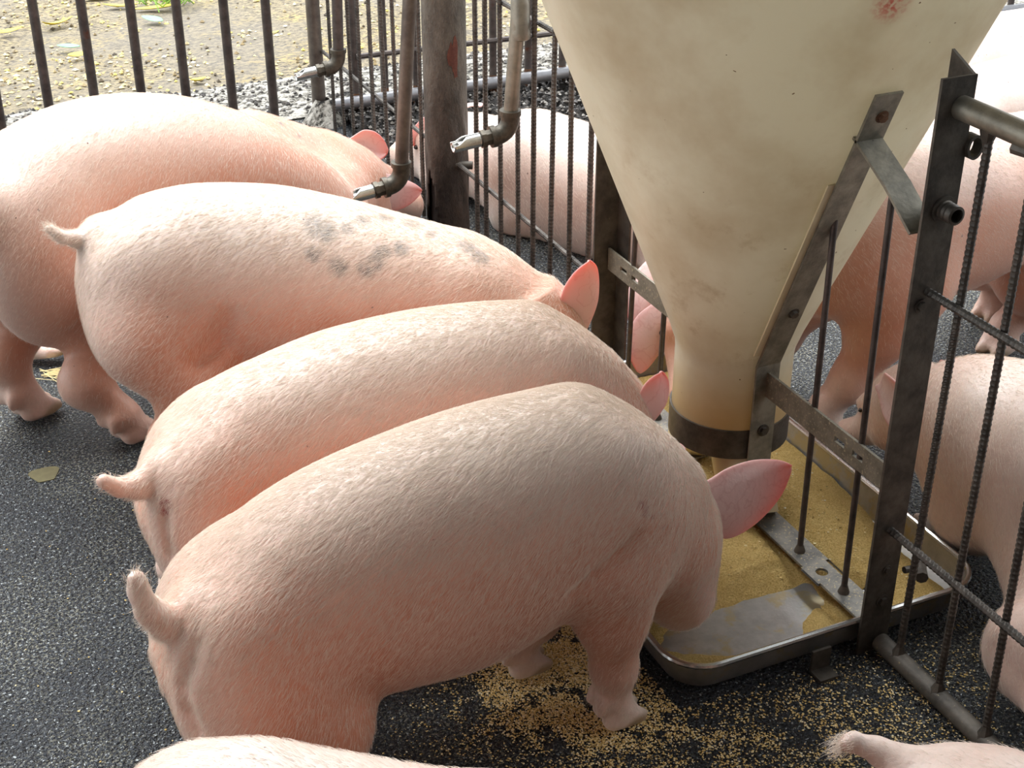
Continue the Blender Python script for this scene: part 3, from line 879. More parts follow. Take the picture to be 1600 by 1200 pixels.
cl = np.concatenate([cloud(26000, 0.86, 1.80, 0.075, 0.13), cloud(6000, 0.78, 1.62, 0.08, 0.06), cloud(5000, 0.90, 1.50, 0.08, 0.06), cloud(6000, 1.02, 1.30, 0.18, 0.09),
                     cloud(2500, 1.20, 1.38, 0.16, 0.08), cloud(2500, 0.85, 1.35, 0.25, 0.2), cloud(350, 0.1, 2.0, 0.3, 0.5), cloud(500, 1.5, 1.35, .08, .12)])
keep = ~((cl[:, 0] > TX0 - .004) & (cl[:, 0] < TX1) & (cl[:, 1] > TY0 - .004) & (cl[:, 1] < TY1))
cl = cl[keep]
kk = fnoise(cl[:, 0], cl[:, 1], 26, 71, 3)
cl = cl[kk + rng.normal(0, .10, len(kk)) > 0.42]
sz = rng.uniform(0.0009, 0.0024, len(cl))
grains('spilled_meal', np.column_stack([cl, sz * .6]), sz, 'grain', 'yellow grains of meal spilled on the black floor by the tray')
n = 1200
gx = np.column_stack([rng.uniform(TX0 + .03, TX1 - .05, n), rng.uniform(TY0 + .03, TY1 - .05, n)])
gz = meal_z(gx[:, 0], gx[:, 1]); gx = gx[gz > .02]; gz = gz[gz > .02]
sz = rng.uniform(.0012, .0030, len(gx))
grains('meal_crumbs', np.column_stack([gx, gz + sz * .4]), sz, 'grain', 'coarse yellow crumbs lying on the meal in the tray')
for i, (x, y, r) in enumerate([(1.455, 1.585, .006), (1.475, 1.575, .007), (1.50, 1.60, .0065), (1.452, 1.56, .008), (1.49, 1.565, .006)]):
    pass

n = 9000
gx = np.column_stack([rng.uniform(-0.9, 4.2, n), 4.98 + 2.4 * rng.random(n) ** 1.3])
gx = gx[fnoise(gx[:, 0], gx[:, 1], 3.0, 91, 3) + rng.normal(0, .12, n) > 0.46]
s_ = rng.uniform(.004, .012, len(gx))
fl = grains('leaf_litter', np.column_stack([gx, zg(gx[:, 0], gx[:, 1]) + 0.003]), s_, 'flake', 'scattered straw-coloured flakes of leaf litter in the yard', 'litter')
n = 7000
gx = np.column_stack([1.44 + 1.75 * rng.random(n), rng.uniform(4.11, BACK + .06, n)])
grains('gravel_stones', np.column_stack([gx, zgr(gx[:, 0], gx[:, 1]) + 0.002]), rng.uniform(.0045, .011, n), 'stone', 'dark and pale stones of the gravel strip under the back fence', 'gravel')
n = 1300
gx = np.column_stack([rng.uniform(0.2, 3.2, n), rng.uniform(BACK + .1, BACK + .5, n)])
grains('kerb_rubble', np.column_stack([gx, zk(gx[:, 0], gx[:, 1]) + 0.002]), rng.uniform(.004, .011, n), 'stone', 'dark crumbs strewn over the crumbling pale kerb', 'rubble')

# ------------------------------------------------------------------ drinkers
def drinker(label, px, py, ztop, zel, tipdir, r, coll=None, lean=(0, 0)):
    t = thing('drinker', label, 'drinker', (px, py, zel), 'nipple drinkers on the fence')
    tx, ty = px + lean[0], py + lean[1]
    build(MB().tube([(px, py, zel + r * 2.2), (tx, ty, ztop)], r, 18), 'riser_pipe', coll or 'galv_dark', t, True)
    d = np.array(tipdir, float); d /= np.linalg.norm(d)
    c = np.array([px, py, zel])
    pts = []
    R = r * 2.0
    for a in np.linspace(0, math.pi / 2, 8):
        pts.append(c + np.array([0, 0, R]) * (1 - math.sin(a)) + d * R * (1 - math.cos(a)))
    mb = MB().tube([c + (0, 0, R * 1.5)] + pts + [c + d * R * 1.3], r * 1.28, 18)
    mb.tube([c + (0, 0, R * 1.25), c + (0, 0, R * 1.6)], r * 1.5, 18)
    mb.tube([c + d * R * 1.1, c + d * R * 1.45], r * 1.5, 18)
    build(mb, 'elbow', 'fitting', t, True)
    e = c + d * R * 1.4
    build(MB().tube([e, e + d * r * 1.3], r * 1.1, 8).tube([e + d * r * .9, e + d * r * 1.5], r * 1.3, 8), 'reducer_nut', 'fitting', t, True)
    e2 = e + d * r * 1.4
    L = r * 4.2
    # spout cut open on top towards its end
    up = np.array([0, 0, 1.0]); up = up - d * up.dot(d); up /= np.linalg.norm(up); side = np.cross(d, up)
    rings_o, rings_i = [], []
    q = r * 0.82
    for s_ in np.linspace(0, 1, 12):
        open_ = 0 if s_ < .45 else min(1.0, (s_ - .45) / .35)
        half = math.pi * (1 - 0.42 * open_)
        ang = np.linspace(-half, half, 18)
        p = e2 + d * L * s_
        rings_o.append([p + q * (-math.cos(a) * up + math.sin(a) * side) for a in ang])
    mb = MB().loft(rings_o, False, False, closed=False)
    o = build(mb, 'nipple', 'nipple', t, True)
    sm = o.modifiers.new('wall', 'SOLIDIFY'); sm.thickness = r * 0.16; sm.offset = -1
    o['label'] = 'bright metal bite nipple'
    build(MB().tube([e2, e2 + d * L * .8], r * 0.3, 8), 'valve_pin', 'nipple', t, True)
    return t
drinker('grey drinker pipe in front of the partition, right of the thick round post', *DR[0])
drinker('dark drinker pipe just left of the thick round post', *DR[1])
drinker('brown drinker pipe near the back fence corner post', *DR[2])
# coupling collar on the near drinker
t0 = [o for o in bpy.data.objects if o.name == 'drinker'][0]
cx, cy = DR[0][0] + DR[0][7][0] * .62, DR[0][1]
mb = MB(); mb.lathe([(0.018, 0.715), (0.0235, 0.718), (0.0245, 0.735), (0.022, 0.742), (0.022, 0.80), (0.018, 0.81)], 20, (cx, cy))
build(mb, 'coupling', 'galv', t0, True)

# ------------------------------------------------------------------ litter in the yard and pen
def leaf(name, mat, label, x, y, L, w, ang, cat, group, curl=0.3, z=-0.004):
    mb = MB(); rows = []
    for s_ in np.linspace(0, 1, 9):
        wd = w * math.sin(math.pi * min(1, s_ * .96 + .02)) ** .7 + .0006
        cy = 0.18 * L * math.sin(s_ * math.pi) * curl
        zz = 0.22 * L * curl * (2 * s_ - 1) ** 2
        rows.append([((s_ - .5) * L, cy - wd, zz + wd * .35), ((s_ - .5) * L, cy, zz), ((s_ - .5) * L, cy + wd, zz + wd * .35)])
    mb.loft(rows, False, False, closed=False)
    o = build(mb, name, mat, None, True)
    o.location = (x, y, z); o.rotation_euler = (random.uniform(-.15, .15), random.uniform(-.1, .1), ang)
    sm = o.modifiers.new('thick', 'SOLIDIFY'); sm.thickness = 0.0012
    return tag(o, label, cat, group)
for (px, py, L, w, a, lab) in LEAVES:
    leaf('fallen_leaf', 'yellow_leaf', lab, px, py, L, w, a, 'leaf', 'yellow leaves in the yard', random.uniform(.3, .9))
for (px, py, L, w, a, lab) in SCRAPS:
    leaf('green_scrap', 'green_leaf', lab, px, py, L, w, a, 'litter', 'green scraps in the yard', .5)
def tuft(name, mat, label, cat, cx, cy, n, L, spread, lie, z=0.0, r=.0012, dirn=None):
    mb = MB()
    for i in range(n):
        a = random.uniform(0, 6.283) if dirn is None else dirn + random.gauss(0, .35)
        b = np.array([cx + random.gauss(0, spread), cy + random.gauss(0, spread), z + .001])
        l = L * random.uniform(.6, 1.2)
        d = np.array([math.cos(a), math.sin(a), 0])
        p1 = b + d * l * .5 * lie + np.array([0, 0, l * .45 * (1 - lie) + .002]); p2 = b + d * l * (lie * .5 + .5) + np.array([0, 0, l * .75 * (1 - lie) + .001])
        mb.tube([b, p1, p2], [r, r * .8, r * .2], 4)
    return tag(build(mb, name, mat, None, origin=(cx, cy, z)), label, cat, kind='stuff')
tuft('grass', 'grass', 'green grass tuft growing in the yard beyond the bars', 'grass', TUFT[0], TUFT[1], 60, 0.16, 0.07, .55, z=0.0, r=.003)
tuft('straw', 'straw', 'small wisp of dry straw on the floor behind the hind legs', 'straw', 0.23, 3.105, 40, 0.085, 0.012, 1.0, z=.002, r=.0011, dirn=-.3)

# ------------------------------------------------------------------ pigs: a signed distance body, skinned as ONE continuous surface
#@@SDF
class Field:
    def __init__(self, lo, hi, vox):
        self.lo = np.array(lo, float); self.vox = vox
        self.n = np.ceil((np.array(hi) - self.lo) / vox).astype(int) + 1
        self.D = np.full(tuple(self.n), 1.0, np.float32)
    def sub(self, lo, hi):
        a = np.maximum(np.floor((np.array(lo) - self.lo) / self.vox).astype(int), 0)
        b = np.minimum(np.ceil((np.array(hi) - self.lo) / self.vox).astype(int) + 1, self.n)
        if (b <= a).any(): return None, None
        sl = tuple(slice(i, j) for i, j in zip(a, b))
        ax = [(self.lo[k] + self.vox * np.arange(a[k], b[k])).astype(np.float32) for k in range(3)]
        return sl, ax
    def put(self, fn, lo, hi, k, sub=False):
        m = k + 3 * self.vox
        sl, ax = self.sub(np.array(lo) - m, np.array(hi) + m)
        if sl is None: return
        d = fn(ax[0][:, None, None], ax[1][None, :, None], ax[2][None, None, :])
        A = self.D[sl]
        if sub:
            d = -d
            h = np.maximum(k - np.abs(A - d), 0) / max(k, 1e-6)
            self.D[sl] = np.maximum(A, d) + h * h * k * 0.25
        else:
            h = np.maximum(k - np.abs(A - d), 0) / max(k, 1e-6)
            self.D[sl] = np.minimum(A, d) - h * h * k * 0.25
    def cap(self, a, b, r1, r2, k, sub=False):
        a, b = np.array(a, float), np.array(b, float); ba = b - a; l2 = float(ba @ ba) + 1e-9
        def fn(x, y, z):
            px, py, pz = x - a[0], y - a[1], z - a[2]
            t = np.clip((px * ba[0] + py * ba[1] + pz * ba[2]) / l2, 0, 1)
            return np.sqrt((px - ba[0] * t) ** 2 + (py - ba[1] * t) ** 2 + (pz - ba[2] * t) ** 2) - (r1 + (r2 - r1) * t)
        R = max(r1, r2)
        self.put(fn, np.minimum(a, b) - R, np.maximum(a, b) + R, k, sub)
    def ell(self, c, r, k, ax=None, sub=False):
        c, r = np.array(c, float), np.array(r, float)
        A = np.eye(3) if ax is None else np.array(ax, float)
        def fn(x, y, z):
            p = (x - c[0], y - c[1], z - c[2])
            q = [(p[0] * A[i][0] + p[1] * A[i][1] + p[2] * A[i][2]) for i in range(3)]
            k0 = np.sqrt((q[0] / r[0]) ** 2 + (q[1] / r[1]) ** 2 + (q[2] / r[2]) ** 2)
            k1 = np.sqrt((q[0] / r[0] ** 2) ** 2 + (q[1] / r[1] ** 2) ** 2 + (q[2] / r[2] ** 2) ** 2) + 1e-6
            return k0 * (k0 - 1) / k1
        R = r.max()
        self.put(fn, c - R, c + R, k, sub)
    def loft(self, O, ax, st, k, p=2.0):
        """st rows: s, offset_side, offset_up, half_width, half_up, half_down along axis ax[0] (ax[1] side, ax[2] up)"""
        st = np.array(st, float); O = np.array(O, float); A = np.array(ax, float)
        s0, s1 = st[0, 0], st[-1, 0]
        ss = np.linspace(s0, s1, 160)
        T = np.column_stack([ss] + [crom(st[:, 0], st[:, i], ss) for i in range(1, 6)])
        corners = []
        for row in (T[::6]):
            for sx in (-1, 1):
                corners.append(O + A[0] * row[0] + A[1] * (row[1] + sx * row[3]) + A[2] * (row[2] + row[4]))
                corners.append(O + A[0] * row[0] + A[1] * (row[1] + sx * row[3]) + A[2] * (row[2] - row[5]))
        corners = np.array(corners)
        def fn(x, y, z):
            q = (x - O[0], y - O[1], z - O[2])
            s = q[0] * A[0][0] + q[1] * A[0][1] + q[2] * A[0][2]
            u = q[0] * A[1][0] + q[1] * A[1][1] + q[2] * A[1][2]
            v = q[0] * A[2][0] + q[1] * A[2][1] + q[2] * A[2][2]
            f = np.clip((s - s0) / (s1 - s0), 0, 1) * 159
            i = np.minimum(f.astype(np.int32), 158); w = (f - i).astype(np.float32)
            g = lambda c: (T[:, c].astype(np.float32))[i] * (1 - w) + (T[:, c].astype(np.float32))[i + 1] * w
            du = (u - g(1)) / g(3); dv = v - g(2)
            hv = np.where(dv > 0, g(4), g(5))
            e = (np.abs(du) ** p + np.abs(dv / hv) ** p) ** (1 / p)
            d = (e - 1) * np.minimum(g(3), hv) * 0.9
            over = np.maximum(np.maximum(s0 - s, s - s1), 0)
            return np.where(over > 0, np.sqrt(np.maximum(d, 0) ** 2 + over ** 2) + np.minimum(d, 0) * 0, d)
        self.put(fn, corners.min(0), corners.max(0), k)

def crom(x, y, xs):
    x, y = np.asarray(x, float), np.asarray(y, float)
    m = np.zeros_like(y)
    d = np.diff(y) / np.diff(x)
    m[1:-1] = np.where(d[:-1] * d[1:] > 0, 2 * d[:-1] * d[1:] / (d[:-1] + d[1:] + 1e-12), 0) * 0.6 + 0.4 * (d[:-1] + d[1:]) / 2
    m[0], m[-1] = d[0], d[-1]
    i = np.clip(np.searchsorted(x, xs) - 1, 0, len(x) - 2)
    h = x[i + 1] - x[i]; t = (xs - x[i]) / h
    return (2 * t**3 - 3 * t**2 + 1) * y[i] + (t**3 - 2 * t**2 + t) * h * m[i] + (-2 * t**3 + 3 * t**2) * y[i + 1] + (t**3 - t**2) * h * m[i + 1]

def surface_nets(D, lo, vox):
    S = D < 0
    nx, ny, nz = D.shape
    c = np.zeros((nx - 1, ny - 1, nz - 1), np.int8)
    for a in (0, 1):
        for b in (0, 1):
            for d in (0, 1):
                c += S[a:nx - 1 + a, b:ny - 1 + b, d:nz - 1 + d]
    cells = np.argwhere((c > 0) & (c < 8))
    idx = np.full(c.shape, -1, np.int32); idx[tuple(cells.T)] = np.arange(len(cells))
    pos = np.zeros((len(cells), 3)); cnt = np.zeros(len(cells))
    corner = [(a, b, d) for a in (0, 1) for b in (0, 1) for d in (0, 1)]
    V = {k: D[cells[:, 0] + k[0], cells[:, 1] + k[1], cells[:, 2] + k[2]] for k in corner}
    for k in corner:
        for ax in range(3):
            if k[ax] == 0:
                k2 = list(k); k2[ax] = 1; k2 = tuple(k2)
                a, b = V[k], V[k2]; m = (a < 0) != (b < 0)
                t = np.where(m, a / np.where(m, a - b, 1), 0)
                for j in range(3):
                    pos[:, j] += m * (k[j] + (t if j == ax else 0))
                cnt += m
    pos = cells + pos / cnt[:, None]
    quads = []
    for ax in range(3):
        b, d = [(1, 2), (2, 0), (0, 1)][ax]
        s0 = [slice(0, -1) if j == ax else slice(1, -1) for j in range(3)]
        s1 = [slice(1, None) if j == ax else slice(1, -1) for j in range(3)]
        A, B = S[tuple(s0)], S[tuple(s1)]
        e = np.argwhere(A != B)
        if not len(e): continue
        flip = A[tuple(e.T)]
        g = e.copy()
        for j in range(3):
            if j != ax: g[:, j] += 1
        def at(ob, od):
            h = g.copy(); h[:, b] += ob; h[:, d] += od
            return idx[h[:, 0], h[:, 1], h[:, 2]]
        q = np.stack([at(-1, -1), at(0, -1), at(0, 0), at(-1, 0)], -1)
        q[~flip] = q[~flip][:, ::-1]
        quads.append(q)
    q = np.concatenate(quads)
    q = q[(q >= 0).all(1)]
    return lo + pos * vox, q

def relax(v, q, it=3, f=0.5):
    e = np.concatenate([q[:, [0, 1]], q[:, [1, 2]], q[:, [2, 3]], q[:, [3, 0]]])
    n = len(v); deg = np.bincount(e.ravel(), minlength=n).astype(float)
    for t in range(it):
        for lam in (f, -f * 0.9):
            s = np.stack([np.bincount(e[:, 0], v[e[:, 1], k], n) + np.bincount(e[:, 1], v[e[:, 0], k], n) for k in range(3)], -1)
            v = v + lam * (s / np.maximum(deg, 1)[:, None] - v)
    return v

ST = np.array([  # s, z top, z bottom, half width  of a pig 0.56 m tall
    (-0.035, 0.40, 0.335, 0.030), (-0.015, 0.445, 0.285, 0.072), (0.03, 0.487, 0.235, 0.104), (0.10, 0.522, 0.215, 0.126),
    (0.20, 0.540, 0.205, 0.138), (0.32, 0.548, 0.200, 0.146), (0.45, 0.552, 0.198, 0.150), (0.57, 0.560, 0.205, 0.144),
    (0.67, 0.562, 0.215, 0.130), (0.75, 0.545, 0.235, 0.110), (0.82, 0.505, 0.265, 0.085), (0.86, 0.47, 0.30, 0.06)])

def pig_field(sp):
    """sp: heading (rad), pos (x, y), S scale, len stretch, dz per station, side per station, head = (nape, snout) world, hoofs world ..."""
    S = sp['S']; a = sp['head_ang']; px, py = sp['pos']; L = sp.get('len', 1.0)
    ca, sa = math.cos(a), math.sin(a)
    F3 = np.array([ca, sa, 0]); L3 = np.array([-sa, ca, 0]); U3 = np.array([0, 0, 1.0])
    zoff = sp.get('zoff', 0.0)
    def w(s, l, z):
        return np.array([px, py, zoff]) + F3 * s * S * L + L3 * l * S + U3 * z * S
    dz = np.array(sp.get('dz', np.zeros(len(ST)))); dy = np.array(sp.get('dy', np.zeros(len(ST)))); wm = np.array(sp.get('wm', np.ones(len(ST))))
    zt = ST[:, 1] + dz; zb = ST[:, 2] + np.array(sp.get('db', np.zeros(len(ST))))
    mid = zb + (zt - zb) * 0.50
    rows = np.column_stack([ST[:, 0] * S * L, dy * S, mid * S, ST[:, 3] * wm * S, (zt - mid) * S, (mid - zb) * S])
    pts = [np.array([px, py, zoff]) + F3 * r[0] + L3 * r[1] for r in rows]
    ext = [p + L3 * s * 0.25 * S for p in pts for s in (-1, 1)]
    nape, snout = np.array(sp['nape'], float), np.array(sp['snout'], float)
    hl = np.linalg.norm(snout - nape)
    hoofs = [np.array(h, float) for h in sp['hoofs']]
    ext += [nape, snout] + hoofs + [np.array(p, float) for p in sp.get('tail', [])]
    ext = np.array(ext)
    lo = ext.min(0) - 0.12; hi = ext.max(0) + 0.12
    lo[2] = -0.02 if sp.get('grounded', True) else lo[2]
    hi[2] = max(hi[2], (zt.max() + 0.06) * S + zoff)
    fd = Field(lo, hi, sp['vox'])
    fd.loft((px, py, zoff), (F3, L3, U3), rows, 0.0, sp.get('p', 2.15))
    kk = 0.055 * S
    tz = lambda s: float(crom(ST[:, 0], zt, np.array([s]))[0])
    ty = lambda s: float(crom(ST[:, 0], dy, np.array([s]))[0])
    feet = []
    # shoulder and ham masses
    for sd in (1, -1):
        ham_x = sp.get('ham_x', 0.095)
        fd.ell(w(ham_x, ty(.1) + sd * 0.072, tz(.1) - 0.205), np.array([0.112, 0.066, 0.155 * sp.get('ham_z', 1.0)]) * S, kk, (F3, L3, U3))
        fd.ell(w(0.685, ty(.67) + sd * 0.062, tz(.67) - 0.19), np.array([0.080, 0.060, 0.145]) * S, kk, (F3, L3, U3))
    # legs: order right front, left front, right hind, left hind (right = towards -L3)
    for i, h in enumerate(hoofs):
        front = i < 2; sd = -1 if i % 2 == 0 else 1
        kn = 0.03 * S
        hd = sp.get('hoof_dir', {}).get(i, F3)
        hd = np.array(hd, float); hd /= np.linalg.norm(hd)
        if front:
            top = w(0.675, ty(.67) + sd * 0.075, tz(.67) - 0.27)
            v = h - top
            elbow = top + v * 0.28 - F3 * 0.004 * S
            knee = top + v * 0.62 - F3 * 0.004 * S
            fet = h + U3 * 0.055 * S - hd * 0.012 * S
            J = sp.get('joints', {}).get(i)
            if J: elbow, knee, fet = [np.array(j, float) for j in J]
            fd.cap(top, elbow, 0.070 * S, 0.052 * S, kk)
            fd.cap(elbow, knee, 0.051 * S, 0.0345 * S, kn)
            fd.ell(knee, np.array([0.034, 0.034, 0.042]) * S, 0.02 * S)
            fd.cap(knee, fet, 0.032 * S, 0.0265 * S, 0.015 * S)
        else:
            top = w(0.11, ty(.1) + sd * 0.080, tz(.1) - 0.24)
            v = h - top
            stif = top + v * 0.22 + F3 * 0.055 * S
            hock = top + v * 0.56 - F3 * 0.040 * S
            fet = h + U3 * 0.055 * S - hd * 0.020 * S
            J = sp.get('joints', {}).get(i)
            if J: stif, hock, fet = [np.array(j, float) for j in J]
            lr = sp.get('leg_r', 1.0)
            fd.cap(top, stif, 0.092 * S * lr, 0.072 * S * lr, kk * lr)
            fd.cap(stif, hock, 0.066 * S * lr, 0.038 * S, 0.035 * S)
            fd.ell(hock - F3 * 0.010 * S, np.array([0.034, 0.031, 0.040]) * S, 0.02 * S)
            fd.cap(hock, fet, 0.0345 * S, 0.0285 * S, 0.02 * S)
        side = np.cross(U3, hd)
        fd.cap(fet, fet * 0.45 + h * 0.55 + U3 * .012 * S, 0.029 * S, 0.030 * S, 0.012 * S)
        for t in (-1, 1):     # two toes and two dew claws
            c = h + side * t * 0.0165 * S
            fd.cap(fet * .5 + h * .5 + side * t * 0.012 * S + U3 * 0.008 * S, c + hd * 0.034 * S + U3 * 0.014 * S, 0.022 * S, 0.0110 * S, 0.005 * S)
            fd.cap(c - hd * 0.018 * S + U3 * 0.022 * S, c + hd * 0.02 * S + U3 * 0.012 * S, 0.019 * S, 0.012 * S, 0.004 * S)
            fd.cap(fet - hd * 0.026 * S + side * t * 0.018 * S + U3 * 0.006 * S, fet - hd * 0.031 * S + side * t * 0.018 * S - U3 * 0.012 * S, 0.010 * S, 0.007 * S, 0.012 * S)
            feet.append(c + hd * 0.022 * S)
        if sp.get('grounded', True):
            pass
    # neck and head
    fx = (snout - nape) / hl
    up0 = np.array(sp.get('up', (0, 0, 1.0)), float)
    if 'up' not in sp and abs(fx[2]) > 0.75: up0 = F3 * 1.0 + U3 * 0.4
    uz = up0 - fx * (up0 @ fx); uz /= np.linalg.norm(uz)
    ly = np.cross(uz, fx)
    hs = hl / 0.30
    nb = w(0.72, ty(.72), tz(.72) - 0.155)
    if sp.get('nohead'): return fd, dict(F=F3, w=w)
    fd.cap(nb, nape + fx * 0.05 * hs - uz * 0.01 * hs, 0.125 * S * sp.get('neckw', 1), 0.092 * hs, kk)
    hst = [(-0.02, 0, 0, .080, .082, .090), (0.04, 0, 0, .086, .086, .100), (0.10, 0, 0, .084, .080, .100), (0.15, 0, -.004, .072, .066, .088), (0.20, 0, -.012, .056, .046, .066),
           (0.245, 0, -.018, .045, .038, .048), (0.285, 0, -.016, .040, .038, .038), (0.298, 0, -.014, .041, .041, .037), (0.306, 0, -.014, .036, .036, .033)]
    hst = [tuple(x * hs for x in r) for r in hst]
    fd.loft(nape, (fx, ly, uz), hst, 0.03 * S, 2.1)
    for t in (-1, 1):
        fd.ell(nape + fx * 0.085 * hs + ly * t * .055 * hs - uz * .055 * hs, np.array([.075, .04, .055]) * hs, 0.03 * hs, (fx, ly, uz))
        fd.ell(nape + fx * 0.145 * hs + ly * t * .050 * hs + uz * .042 * hs, np.array([.026, .018, .018]) * hs, 0.02 * hs, (fx, ly, uz))
        fd.ell(nape + fx * 0.312 * hs + ly * t * .014 * hs - uz * .014 * hs, np.array([.008, .007, .010]) * hs, 0.003, (fx, ly, uz), sub=True)
    for c in sp.get('masses', []):
        fd.cap(c[0], c[1], c[2], c[3], 0.04 * S)
    # cleft under the tail, spine dip, flank fold
    if sp.get('cleft', True):
        fd.cap(w(-0.075, ty(0), tz(.03) - 0.10), w(-0.055, ty(0), 0.20), 0.020 * S, 0.030 * S, 0.028 * S, sub=True)
    for c in sp.get('folds', []):
        fd.cap(c[0], c[1], c[2], c[2], c[3], sub=True)
    # tail
    T = sp.get('tail')
    if T:
        n = len(T)
        for i in range(n - 1):
            r = lambda t: S * sp.get('tr', 1.0) * (0.034 * (1 - t) ** 2.6 + 0.0180 - 0.0055 * t)
            fd.cap(T[i], T[i + 1], r(i / (n - 1)), r((i + 1) / (n - 1)), 0.05 * S if i == 0 else 0.008 * S)
    fr = dict(F=F3, L=L3, fx=fx, ly=ly, uz=uz, hs=hs, nape=nape, snout=snout, feet=feet, w=w, S=S)
    return fd, fr
def curl(pts, n=16):
    P = np.array(pts, float); t = np.linspace(0, len(P) - 1, len(P)); q = np.linspace(0, len(P) - 1, n)
    return np.stack([crom(t, P[:, k], q) for k in range(3)], -1)
#@@SDFEND

